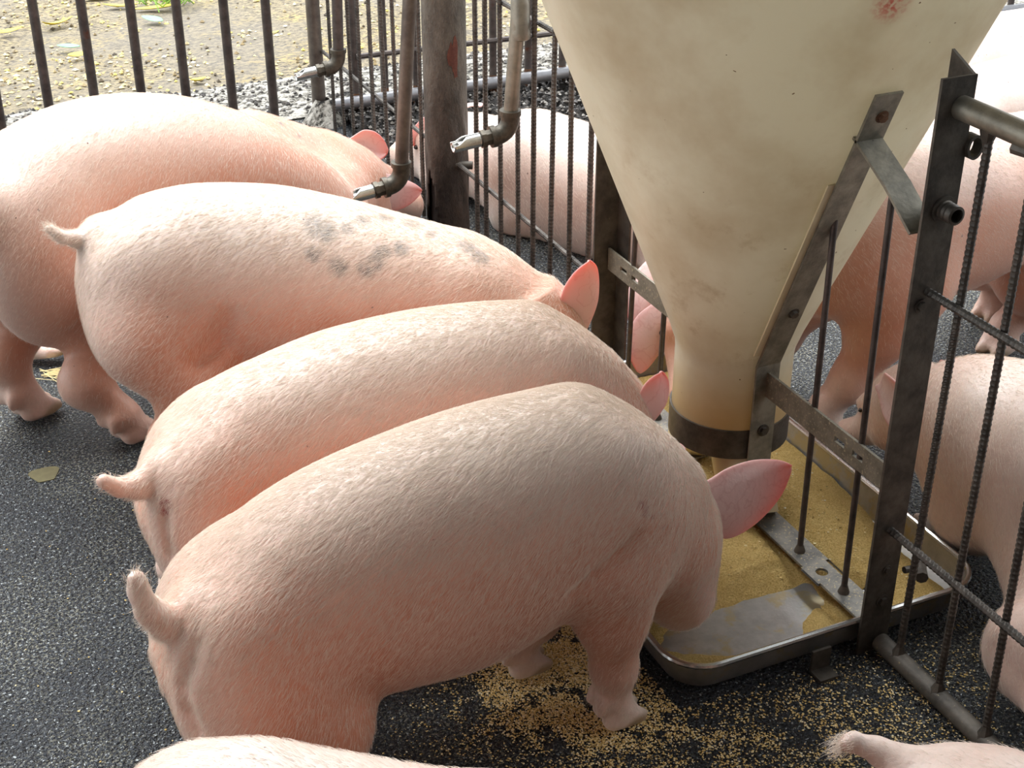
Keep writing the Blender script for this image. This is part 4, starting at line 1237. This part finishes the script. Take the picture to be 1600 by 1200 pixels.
PIGS = {
 'P4': {'pos': (0.225, 1.605), 'head_ang': 0.0, 'S': 1.0, 'len': 0.95, 'vox': 0.0065, 'neckw': 0.9, 'nape': (0.985, 1.635, 0.33), 'snout': (1.11, 1.73, 0.06), 'hoofs': [(0.885, 1.525, 0.0), (0.8, 1.7, 0.0), (0.34, 1.47, 0), (0.4, 1.72, 0)], 'masses': [((1.0, 1.6, 0.27), (1.055, 1.635, 0.125), 0.085, 0.062)], 'dz': [-0.0836, -0.0836, -0.0741, -0.05, -0.0179, 0.0049, 0.0201, 0.0169, 0.0061, -0.0322, -0.0723, -0.0723], 'db': [-0.0669, -0.0669, 0.0, -0.01, -0.02, -0.03, -0.03, 0.0, 0.04, 0.0107, -0.0434, -0.0434], 'tail': [[0.287, 1.6, 0.3633], [0.245, 1.585, 0.3801], [0.2098, 1.57, 0.3916], [0.1861, 1.56, 0.4248], [0.1771, 1.56, 0.4591], [0.1772, 1.56, 0.4797]], 'folds': [((0.7711, 1.4668, 0.334), (0.8071, 1.4644, 0.358), 0.007, 0.016), ((0.8071, 1.4644, 0.358), (0.8362, 1.4629, 0.3771), 0.007, 0.016), ((0.8362, 1.4629, 0.3771), (0.8671, 1.4637, 0.406), 0.007, 0.016), ((0.2352, 1.5204, 0.3904), (0.2205, 1.516, 0.3589), 0.008, 0.016), ((0.2205, 1.516, 0.3589), (0.2077, 1.517, 0.322), 0.008, 0.016), ((0.2077, 1.517, 0.322), (0.2087, 1.505, 0.286), 0.008, 0.016), ((0.2087, 1.505, 0.286), (0.2166, 1.4913, 0.262), 0.008, 0.016)]},
 'P3': {'neckw': 0.88, 'pos': (0.28, 1.985), 'head_ang': -0.06, 'S': 0.98, 'len': 1.0, 'vox': 0.0065, 'nape': (1.0, 1.93, 0.36), 'snout': (1.155, 1.865, 0.09), 'hoofs': [(0.86, 1.86, 0), (0.92, 2.04, 0), (0.36, 1.87, 0), (0.33, 2.1, 0)], 'dz': [-0.072, -0.072, -0.0517, -0.0225, -0.0038, 0.0159, 0.0207, 0.0088, -0.0083, -0.05, -0.0882, -0.0882], 'db': [-0.0576, -0.0576, 0.0, 0.0, 0.0, 0.0, 0.0, 0.0, 0.0, -0.03, -0.0529, -0.0529], 'tail': [[0.3252, 1.96, 0.3871], [0.2878, 1.95, 0.3908], [0.243, 1.93, 0.3849], [0.2131, 1.92, 0.3966], [0.1922, 1.91, 0.4199]], 'folds': [((0.2727, 1.8874, 0.3576), (0.267, 1.886, 0.334), 0.007, 0.014), ((0.267, 1.886, 0.334), (0.2679, 1.8749, 0.286), 0.007, 0.014)]},
 'P2': {'ham_x': 0.13, 'pos': (0.3103, 2.5835), 'head_ang': -0.42, 'S': 1.03, 'len': 1.0, 'vox': 0.007, 'neckw': 0.9, 'nape': (1.035, 2.235, 0.385), 'snout': (1.15, 2.11, 0.1), 'hoofs': [(0.82, 2.19, 0), (0.9, 2.38, 0), (0.45, 2.36, 0), (0.54, 2.55, 0)], 'wm': [0.95, 0.95, 0.95, 0.95, 0.95, 0.95, 0.95, 0.95, 0.95, 0.95, 0.95, 0.95], 'tr': 0.72, 'dz': [0.0663, 0.0663, 0.0694, 0.0734, 0.0739, 0.063, 0.0326, -0.011, -0.0427, -0.0656, -0.0798, -0.0798], 'db': [0.0, 0.0, 0.03, 0.05, 0.06, 0.06, 0.06, 0.06, 0.06, 0.0106, -0.0179, -0.0279], 'tail': [(0.3628, 2.584, 0.5076), (0.3214, 2.584, 0.5374), (0.2813, 2.565, 0.5441), (0.2529, 2.5555, 0.5581), (0.2352, 2.5555, 0.5777)], 'folds': [((0.4423, 2.3533, 0.358), (0.4783, 2.3568, 0.382), 0.008, 0.03), ((0.4783, 2.3568, 0.382), (0.5023, 2.3443, 0.442), 0.008, 0.03)], 'spots': [(0.682, 2.339, 0.59, 0.0237), (0.657, 2.302, 0.55, 0.0129), (0.691, 2.323, 0.58, 0.0177), (0.694, 2.277, 0.529, 0.0152), (0.742, 2.261, 0.523, 0.0152), (0.761, 2.263, 0.532, 0.0152), (0.778, 2.274, 0.545, 0.0141), (0.814, 2.274, 0.545, 0.0142), (0.946, 2.269, 0.526, 0.0192), (0.958, 2.245, 0.515, 0.0192), (0.766, 2.341, 0.584, 0.0143), (0.73, 2.323, 0.58, 0.0118), (0.862, 2.341, 0.561, 0.017), (0.814, 2.353, 0.575, 0.0145), (0.886, 2.305, 0.549, 0.0108)]},
 'P1': {'pos': (0.115, 2.845), 'head_ang': 0.42, 'S': 1.25, 'len': 0.92, 'vox': 0.0085, 'neckw': 0.95, 'nape': (1.02, 3.43, 0.235), 'snout': (1.33, 3.62, 0.065), 'hoofs': [(0.86, 3.02, 0), (0.7, 3.22, 0), (0.356, 2.735, 0), (0.175, 2.925, 0)], 'tail': [(0.12, 2.8, 0.55), (0.02, 2.77, 0.55), (-0.03, 2.78, 0.52)], 'dz': [-0.019, -0.019, -0.016, -0.007, -0.004, -0.014, -0.045, -0.1, -0.165, -0.225, -0.27, -0.28], 'db': [0.0, 0.0, 0.01, 0.03, 0.02, 0, 0, -0.01, -0.05, -0.12, -0.16, -0.18], 'masses': [((0.8, 3.32, 0.36), (1.0, 3.45, 0.26), 0.13, 0.11)], 'ham_z': 0.86, 'leg_r': 0.8, 'spots': [(0.883, 3.298, 0.457, 0.0073), (0.927, 3.298, 0.418, 0.0057)]},
 'P5': {'pos': (0.07, 1.23), 'head_ang': -0.62, 'S': 0.92, 'len': 0.85, 'vox': 0.0075, 'nape': (0.6, 0.7, 0.4), 'snout': (0.74, 0.58, 0.14), 'hoofs': [(0.43, 0.82, 0), (0.55, 0.95, 0), (0.1, 1.05, 0), (0.23, 1.2, 0)], 'dz': [-0.0076, -0.0076, -0.0016, 0.0117, 0.0204, 0.0024, -0.0082, -0.0022, -0.0003, -0.0, -0.0, -0.0], 'db': [-0.0061, -0.0061, 0.0, 0.0, 0.0, 0.0, 0.0, 0.0, 0.0, -0.0, -0.0, -0.0]},
 'P6': {'pos': (0.965, 0.945), 'head_ang': -1.15, 'S': 0.82, 'len': 1.0, 'vox': 0.01, 'nape': (1.26, 0.3, 0.36), 'snout': (1.33, 0.12, 0.12), 'hoofs': [(1.1, 0.38, 0), (1.25, 0.46, 0), (0.92, 0.84, 0), (1.08, 0.9, 0)], 'tail': [(0.975, 0.93, 0.36), (0.95, 0.955, 0.375), (0.925, 0.98, 0.39), (0.9, 0.995, 0.402), (0.887, 0.998, 0.398)]},
 'P7': {'pos': (1.855, 0.97), 'head_ang': 1.7, 'S': 1.02, 'len': 1.0, 'vox': 0.0085, 'nape': (1.735, 1.87, 0.23), 'snout': (1.7, 2.04, 0.07), 'hoofs': [(1.92, 1.8, 0), (1.7, 1.74, 0), (2.0, 1.25, 0), (1.422, 0.96, 0)], 'joints': {3: [(1.5, 1.275, 0.12), (1.452, 1.165, 0.085), (1.432, 1.04, 0.055)], 1: [(1.73, 1.66, 0.1), (1.715, 1.7, 0.06), (1.705, 1.73, 0.04)]}, 'zoff': -0.15, 'wm': [1.1, 1.1, 1.1, 1.2, 1.25, 1.28, 1.28, 1.25, 1.2, 1.15, 1.1, 1.0], 'masses': [((1.64, 1.3, 0.15), (1.53, 1.27, 0.11), 0.12, 0.085), ((1.74, 1.45, 0.17), (1.63, 1.32, 0.13), 0.15, 0.11)], 'dz': [-0.0, -0.0, -0.0, -0.0, -0.0, -0.0002, -0.0019, -0.0121, -0.043, -0.0409, -0.0248, -0.0248], 'db': [-0.0, -0.0, 0.0, 0.0, 0.0, 0.0, 0.0, 0.0, 0.0, -0.0245, -0.0149, -0.0149]},
 'P8': {'pos': (2.56, 2.4), 'head_ang': 3.44, 'S': 1.22, 'len': 0.95, 'vox': 0.01, 'nape': (1.565, 2.45, 0.25), 'snout': (1.452, 2.285, 0.08), 'hoofs': [(1.7, 2.4, 0), (1.705, 2.135, 0), (2.42, 2.42, 0), (2.31, 2.27, 0)], 'dz': [-0.0239, -0.0239, -0.0488, -0.0742, -0.0773, -0.0696, -0.0496, -0.0201, -0.0042, -0.0005, -0.0, -0.0], 'db': [-0.0191, -0.0191, 0.0, 0.0, 0.0, 0.0, 0.0, 0.0, 0.0, -0.0003, -0.0, -0.0]},
 'P10': {'pos': (1.965, 2.84), 'head_ang': 2.0, 'S': 1.05, 'len': 1.0, 'vox': 0.011, 'zoff': -0.27, 'nape': (1.6, 3.73, 0.14), 'snout': (1.46, 4.06, 0.05), 'hoofs': [(1.83, 3.7, 0.02), (1.61, 3.45, 0.02), (2.13, 3.1, 0.02), (1.79, 3.0, 0.02)], 'joints': {0: [(1.86, 3.6, 0.06), (1.86, 3.67, 0.04), (1.84, 3.69, 0.035)], 1: [(1.66, 3.38, 0.06), (1.63, 3.42, 0.04), (1.615, 3.44, 0.035)], 2: [(2.1, 3.05, 0.08), (2.12, 3.07, 0.04), (2.13, 3.09, 0.035)], 3: [(1.85, 2.94, 0.08), (1.8, 2.97, 0.04), (1.795, 2.99, 0.035)]}},
 'P9': {'pos': (3.05, 3.62), 'head_ang': -0.05, 'S': 1.1, 'len': 1.0, 'vox': 0.014, 'zoff': -0.225, 'nape': (4.05, 3.58, 0.22), 'snout': (4.33, 3.55, 0.06), 'hoofs': [(3.8, 3.4, 0.02), (3.8, 3.8, 0.02), (3.25, 3.4, 0.02), (3.2, 3.82, 0.02)]},
 'P9b': {'pos': (2.72, 3.14), 'head_ang': 0.1, 'S': 1.12, 'len': 1.0, 'vox': 0.014, 'zoff': -0.235, 'nape': (3.7, 3.22, 0.2), 'snout': (3.98, 3.25, 0.06), 'hoofs': [(3.45, 3.0, 0.02), (3.45, 3.42, 0.02), (2.9, 2.93, 0.02), (2.85, 3.36, 0.02)]},
 'P0': {'pos': (-0.3, 3.62), 'head_ang': 0.05, 'S': 0.8, 'len': 1.0, 'vox': 0.011, 'zoff': -0.17, 'nape': (0.46, 3.66, 0.15), 'snout': (0.7, 3.7, 0.05), 'hoofs': [(0.25, 3.4, 0.02), (0.25, 3.9, 0.02), (0.255, 3.165, 0.016), (-0.25, 3.9, 0.02)], 'joints': {2: [(-0.08, 3.4, 0.09), (0.06, 3.27, 0.05), (0.205, 3.19, 0.03)]}},
}

def curves_obj(name, roots, mids, tips, rad, mat, parent):
    n = len(roots)
    cu = bpy.data.hair_curves.new(name)
    cu.add_curves([3] * n)
    P = np.stack([roots, mids, tips], 1).reshape(-1).astype(np.float32)
    cu.points.foreach_set('position', P)
    r = np.tile(np.array([rad, rad * 0.75, rad * 0.15], np.float32), n)
    ra = cu.attributes.get('radius') or cu.attributes.new('radius', 'FLOAT', 'POINT')
    ra.data.foreach_set('value', r)
    cu.materials.append(M[mat])
    o = bpy.data.objects.new(name, cu)
    COL.objects.link(o)
    o.parent = parent
    o['kind'] = 'stuff'
    return o

def make_ear(parent, B, T, side, wl, wr, cup, bend, label=None, normal=None, base_w=0.55):
    """B base, T tip; side = vector across the ear; wl / wr half widths each way; cup curls the edges"""
    B, T = np.array(B, float), np.array(T, float)
    ax = T - B; L = np.linalg.norm(ax); ax /= L
    sd = np.array(side, float); sd -= ax * (sd @ ax); sd /= np.linalg.norm(sd)
    nn = np.cross(ax, sd)
    rows = []
    NU, NV = 16, 11
    for i in range(NU):
        u = i / (NU - 1)
        sh = float(crom(np.array([-0.12, .12, .35, .58, .80, .93, 1.0]), np.array([base_w, .80, 1.0, .94, .68, .38, .04]), np.array([u * 1.12 - .12]))[0])
        uu = u * 1.12 - .12
        row = []
        for j in range(NV):
            v = j / (NV - 1) * 2 - 1
            wd = (wl if v < 0 else wr) * sh
            p = B + ax * L * uu + sd * v * wd + nn * (cup * wd * (v * v) * (1.2 - 0.6 * u) + bend * L * math.sin(max(uu, 0) * 1.6) ** 2 + 0.0025 * math.sin(7 * u + 3 * v))
            row.append(p)
        rows.append(row)
    mb = MB().loft(rows, False, False, closed=False)
    o = build(mb, 'ear', 'ear', parent, True)
    th = [0.10 + 0.24 * min(1.0, max(0, (i / (NU - 1) - .45) / .5)) ** 1.5 + 0.22 * abs(j / (NV - 1) * 2 - 1) ** 4 for i in range(NU) for j in range(NV)]
    at = o.data.attributes.new('thin', 'FLOAT', 'POINT'); at.data.foreach_set('value', th)
    m = o.modifiers.new('thick', 'SOLIDIFY'); m.thickness = 0.0055; m.offset = 0
    s = o.modifiers.new('soft', 'SUBSURF'); s.levels = 1; s.render_levels = 1
    if label: o['label'] = label
    return o

def make_pig(key, label, group='pigs in the pens', hairs=0, hair_len=0.017):
    sp = PIGS[key]
    fd, fr = pig_field(sp)
    v, q = surface_nets(fd.D, fd.lo, fd.vox)
    v = relax(v, q, 4)
    v[:, 2] = np.maximum(v[:, 2], 0.0015)
    S, F3, L3 = fr['S'], fr['F'], fr['L']
    root = thing('pig', label, 'pig', (sp['pos'][0], sp['pos'][1], 0), group)
    me = bpy.data.meshes.new('body')
    me.vertices.add(len(v)); me.vertices.foreach_set('co', v.astype(np.float32).ravel())
    me.loops.add(len(q) * 4); me.loops.foreach_set('vertex_index', q.astype(np.int32).ravel())
    me.polygons.add(len(q)); me.polygons.foreach_set('loop_start', np.arange(0, len(q) * 4, 4, dtype=np.int32))
    me.update(); me.validate()
    zo = sp.get('zoff', 0.0)
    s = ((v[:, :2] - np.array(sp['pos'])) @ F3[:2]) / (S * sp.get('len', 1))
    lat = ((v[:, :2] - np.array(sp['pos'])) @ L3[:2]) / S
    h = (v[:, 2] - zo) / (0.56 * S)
    tone = np.clip((1.02 - h) * 3.0, 0, 0.88) * (1 - 0.45 * np.exp(-((s + 0.02) / 0.09) ** 2))  # redder down the flanks: natural pink plus painted shade; rump kept lighter as if lit
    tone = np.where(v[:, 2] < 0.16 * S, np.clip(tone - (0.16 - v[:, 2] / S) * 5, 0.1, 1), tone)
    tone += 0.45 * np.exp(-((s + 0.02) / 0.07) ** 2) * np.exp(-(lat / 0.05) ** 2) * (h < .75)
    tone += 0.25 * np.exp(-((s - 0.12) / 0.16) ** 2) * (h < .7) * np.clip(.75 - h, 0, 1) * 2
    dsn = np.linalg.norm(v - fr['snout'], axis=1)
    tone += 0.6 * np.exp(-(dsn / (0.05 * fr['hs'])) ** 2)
    tone = np.clip(tone * {'P7': .5, 'P10': .55, 'P9': .4, 'P9b': .4}.get(key, 1.0), 0, 1)  # less of the painted redness on the brightly lit pigs
    hoof = np.zeros(len(v))
    for c in fr['feet']:
        d = np.linalg.norm((v - c) * np.array([1, 1, 1.1]), axis=1)
        hoof = np.maximum(hoof, np.clip((0.034 * S - d) / (0.010 * S), 0, 1))
    spot = np.zeros(len(v))
    for (x, y, z, r) in sp.get('spots', []):
        d = np.linalg.norm(v - np.array([x, y, z]), axis=1)
        spot = np.maximum(spot, np.clip((r * 1.5 - d) / (r * 0.7), 0, 1) * 0.8)
    raw = np.zeros(len(v))
    for (x, y, z, r) in RAW.get(key, []):
        d = np.linalg.norm(v - np.array([x, y, z]), axis=1)
        raw = np.maximum(raw, np.clip((r - d) / (r * 0.4), 0, 1))
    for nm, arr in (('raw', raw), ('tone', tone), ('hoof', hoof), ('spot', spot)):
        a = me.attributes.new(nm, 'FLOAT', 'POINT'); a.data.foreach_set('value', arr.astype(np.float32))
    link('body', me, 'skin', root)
    me.polygons.foreach_set('use_smooth', np.ones(len(q), bool))
    # eyes
    hs = fr['hs']
    for t in (-1, 1):
        c = fr['nape'] + fr['fx'] * .150 * hs + fr['ly'] * t * .066 * hs + fr['uz'] * .026 * hs
        mb = MB(); n = 10
        rings = []
        for a in np.linspace(-1.4, 1.4, 7):
            r = .0095 * hs * math.cos(a); zc = .0095 * hs * math.sin(a)
            rings.append([tuple(c + fr['fx'] * r * math.cos(b) + fr['uz'] * r * .7 * math.sin(b) + fr['ly'] * zc) for b in np.linspace(0, 2 * math.pi, n, endpoint=False)])
        build(mb.loft(rings), 'eye', 'eye', root, True)
    # ears
    ears = EARS.get(key)
    if ears is None:
        ears = []
        for t in (-1, 1):
            B = fr['nape'] + fr['fx'] * .055 * hs + fr['ly'] * t * .066 * hs + fr['uz'] * .050 * hs
            T = B + (fr['fx'] * .085 + fr['ly'] * t * .060 + fr['uz'] * .055) * hs * 1.25
            ears.append((B, T, np.cross(T - B, fr['uz'] + fr['ly'] * t * .8), .042 * hs, .042 * hs, .35 * -t, .12 * t))
    for e in ears:
        make_ear(root, *e)
    # bristles
    if hairs:
        P4 = v[q]
        nr = np.cross(P4[:, 2] - P4[:, 0], P4[:, 3] - P4[:, 1]); ar = np.linalg.norm(nr, axis=1); nr /= ar[:, None] + 1e-12
        wgt = ar * np.where(hoof[q[:, 0]] > 0, 0, 1) * np.clip(1.5 * h[q[:, 0]] - .35, .12, 1.2) * (v[q[:, 0], 2] > .03) * (s[q[:, 0]] > -.055)
        # nothing outside the photograph's reach needs hair
        tc = np.array([0, 0, 1.6]) - P4[:, 0]; tc /= np.linalg.norm(tc, axis=1)[:, None]
        wgt *= ((nr * tc).sum(1) > -0.35)
        i = rng.choice(len(q), hairs, p=wgt / wgt.sum())
        a, b = rng.random(hairs)[:, None], rng.random(hairs)[:, None]
        p = P4[i, 0] * (1 - a) * (1 - b) + P4[i, 1] * a * (1 - b) + P4[i, 2] * a * b + P4[i, 3] * (1 - a) * b
        n = nr[i]
        hh = h[q[i, 0]]
        d = -F3[None] * (0.55 + 0.35 * hh[:, None]) + np.array([0, 0, -1.0])[None] * (1.15 - 0.55 * hh[:, None])
        d = d + rng.normal(0, .22, (hairs, 3))
        wv = fnoise(p[:, 0] + p[:, 1], p[:, 2] * 1.0 + p[:, 0] * .3, 9, 81, 2) - .5
        d = d + L3[None] * wv[:, None] * 0.35
        d -= n * (d * n).sum(1)[:, None]; d /= np.linalg.norm(d, axis=1)[:, None] + 1e-9
        L = hair_len * rng.uniform(.5, 1.15, hairs)[:, None]
        curves_obj('bristles', p - n * .0005, p + d * L * .5 + n * L * .10, p + d * L + n * L * .13, 0.00017, 'bristle', root)
    # tail tassel
    T = sp.get('tail')
    if T and hairs:
        T = np.array(T); t0 = T[-1]; td = T[-1] - T[-2]; td /= np.linalg.norm(td)
        n = 260
        f = rng.random(n)[:, None]
        base = T[-1] * f + T[-2] * (1 - f) + rng.normal(0, .0055, (n, 3))
        d = td[None] * .8 + rng.normal(0, .33, (n, 3)); d /= np.linalg.norm(d, axis=1)[:, None]
        L = rng.uniform(.010, .026, n)[:, None]
        o = curves_obj('tail_tassel', base, base + d * L * .5, base + d * L + np.array([0, 0, -.003]), 0.00022, 'bristle', root)
    if hairs:
        for o in root.children:
            if o.type == 'CURVES': o.location = -Vector(root.location)
    return root

RAW = {'P3': [(0.275, 1.891, 0.367, 0.016), (0.272, 1.893, 0.35, 0.011)], 'P4': [(0.879, 1.471, 0.454, 0.011), (0.882, 1.470, 0.440, 0.008), (0.891, 1.468, 0.43, 0.006), (0.915, 1.469, 0.406, 0.006)]}
EARS = {
 # base, tip, across, half width one way, other way, cup, bend
 'P4': [((1.060, 1.608, .325), (1.245, 1.60, .342), (0.0, -.25, -1), .034, .098, .30, .10, None, None, .72), ((1.04, 1.735, .36), (1.12, 1.80, .33), (1, -.3, .1), .045, .045, .3, .1)],
 'P3': [((1.112, 1.865, .330), (1.135, 1.86, .418), (1, .0, -.25), .026, .036, .25, .05), ((1.07, 2.0, .33), (1.13, 2.05, .27), (1, -.3, .1), .04, .04, .3, .1)],
 'P2': [((1.13, 2.17, .355), (1.15, 2.16, .502), (1, .25, 0.1), .048, .055, .30, .05), ((1.10, 2.33, .34), (1.19, 2.37, .27), (.6, -.6, .1), .04, .04, .3, .1)],
 'P1': [((1.125, 3.51, .275), (1.225, 3.50, .268), (.15, .35, 1), .030, .060, .35, .15), ((1.10, 3.40, .245), (1.285, 3.38, .185), (.1, -.3, -1), .028, .080, .30, .10)],
 'P8': [((1.53, 2.505, .285), (1.408, 2.455, .150), (.25, .3, 1), .045, .055, .6, -.12), ((1.500, 2.40, .225), (1.400, 2.375, .095), (.2, .1, 1), .050, .066, .6, .1)],
 'P7': [((1.665, 1.90, .25), (1.66, 1.78, .20), (.2, .2, 1), .035, .04, .3, .1), ((1.80, 1.90, .25), (1.83, 1.80, .22), (.2, .2, 1), .035, .04, .3, .1)],
 'P10': [((1.575, 3.90, .20), (1.43, 3.86, .13), (.3, -.2, 1), .045, .050, .3, .1), ((1.67, 3.96, .20), (1.69, 4.07, .18), (1, .2, .1), .05, .05, .3, .1)],
}
LABELS = [
 ('P4', 'nearest whole pig with its snout in the tray, pink ear spread over the strip', 85000),
 ('P3', 'second pig of the row, between the nearest pig and the spotted pig, tail straight out', 56000),
 ('P2', 'pig with grey spots along its back and one upright red-tipped ear', 46000),
 ('P1', 'biggest pig, farthest of the left row, head turned to the drinker by the round post', 30000),
 ('P5', 'pig at the lower edge of which only the pale back shows', 12000),
 ('P6', 'pig of which only the curled tail tip shows beside the muddy floor pipe', 3000),
 ('P7', 'pig crouched against the far side of the tray behind the ribbed bars', 22000),
 ('P8', 'big standing pig behind the angle post with its head behind the hopper neck', 14000),
 ('P10', 'pig lying along the partition bars right of the thick round post', 9000),
 ('P9b', 'sunlit pig lying right of the hopper, nearer of the two there', 0),
 ('P9', 'sunlit pig lying right of the hopper, farther of the two there', 0),
 ('P0', 'resting pig hidden behind the biggest pig, one pink foot showing between its hind legs', 0),
]
ROOTS = {}
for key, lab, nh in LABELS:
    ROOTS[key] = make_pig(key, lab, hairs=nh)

def blob(name, c, r, mat, parent, label=None, ax=None):
    mb = MB(); rings = []
    for a in np.linspace(-1.45, 1.45, 7):
        rings.append([(c[0] + r[0] * math.cos(a) * math.cos(b) * (1 + .15 * math.sin(3 * b)), c[1] + r[1] * math.cos(a) * math.sin(b), c[2] + r[2] * math.sin(a) * (1 + .1 * math.cos(2 * b))) for b in np.linspace(0, 2 * math.pi, 12, endpoint=False)])
    o = build(mb.loft(rings), name, mat, parent, True)
    if label: o['label'] = label
    return o

# ------------------------------------------------------------------ pieces of parts hang one level deeper
SUBPART = {'rusted_foot': 'bar', 'valve_pin': 'nipple', 'coupling': 'riser_pipe', 'reducer_nut': 'elbow', 'weld_bead': 'rod', 'bolt': 'arm', 'threaded_stub': 'angle_post',
           'pivot_lug': 'angle_post', 'ring': 'angle_post', 'rust_patch': 'post_tube', 'stub': 'post_tube', 'clamp_lug': 'clamp_band', 'wing_bolt': 'outlet_tube',
           'eye': 'body', 'tail_tassel': 'body', 'weld_stub': 'top_pipe', 'mortar_foot': 'post'}
def centre(o):
    if o.type != 'MESH': return Vector((0, 0, 0))
    return sum((Vector(c) for c in o.bound_box), Vector()) / 8
for root in [o for o in bpy.data.objects if o.parent is None]:
    kids = list(root.children)
    for o in kids:
        nm = o.name.split('.')[0]
        want = SUBPART.get(nm)
        if nm == 'bolt' and centre(o).y + root.location.y < 1.51: want = 'angle_post'
        if nm == 'weld_bead' and centre(o).z + root.location.z > 0.5: want = 'angle_post'
        cand = [k for k in kids if want and k.name.split('.')[0] == want]
        if cand:
            o.parent = min(cand, key=lambda k: (centre(k) - centre(o)).length)
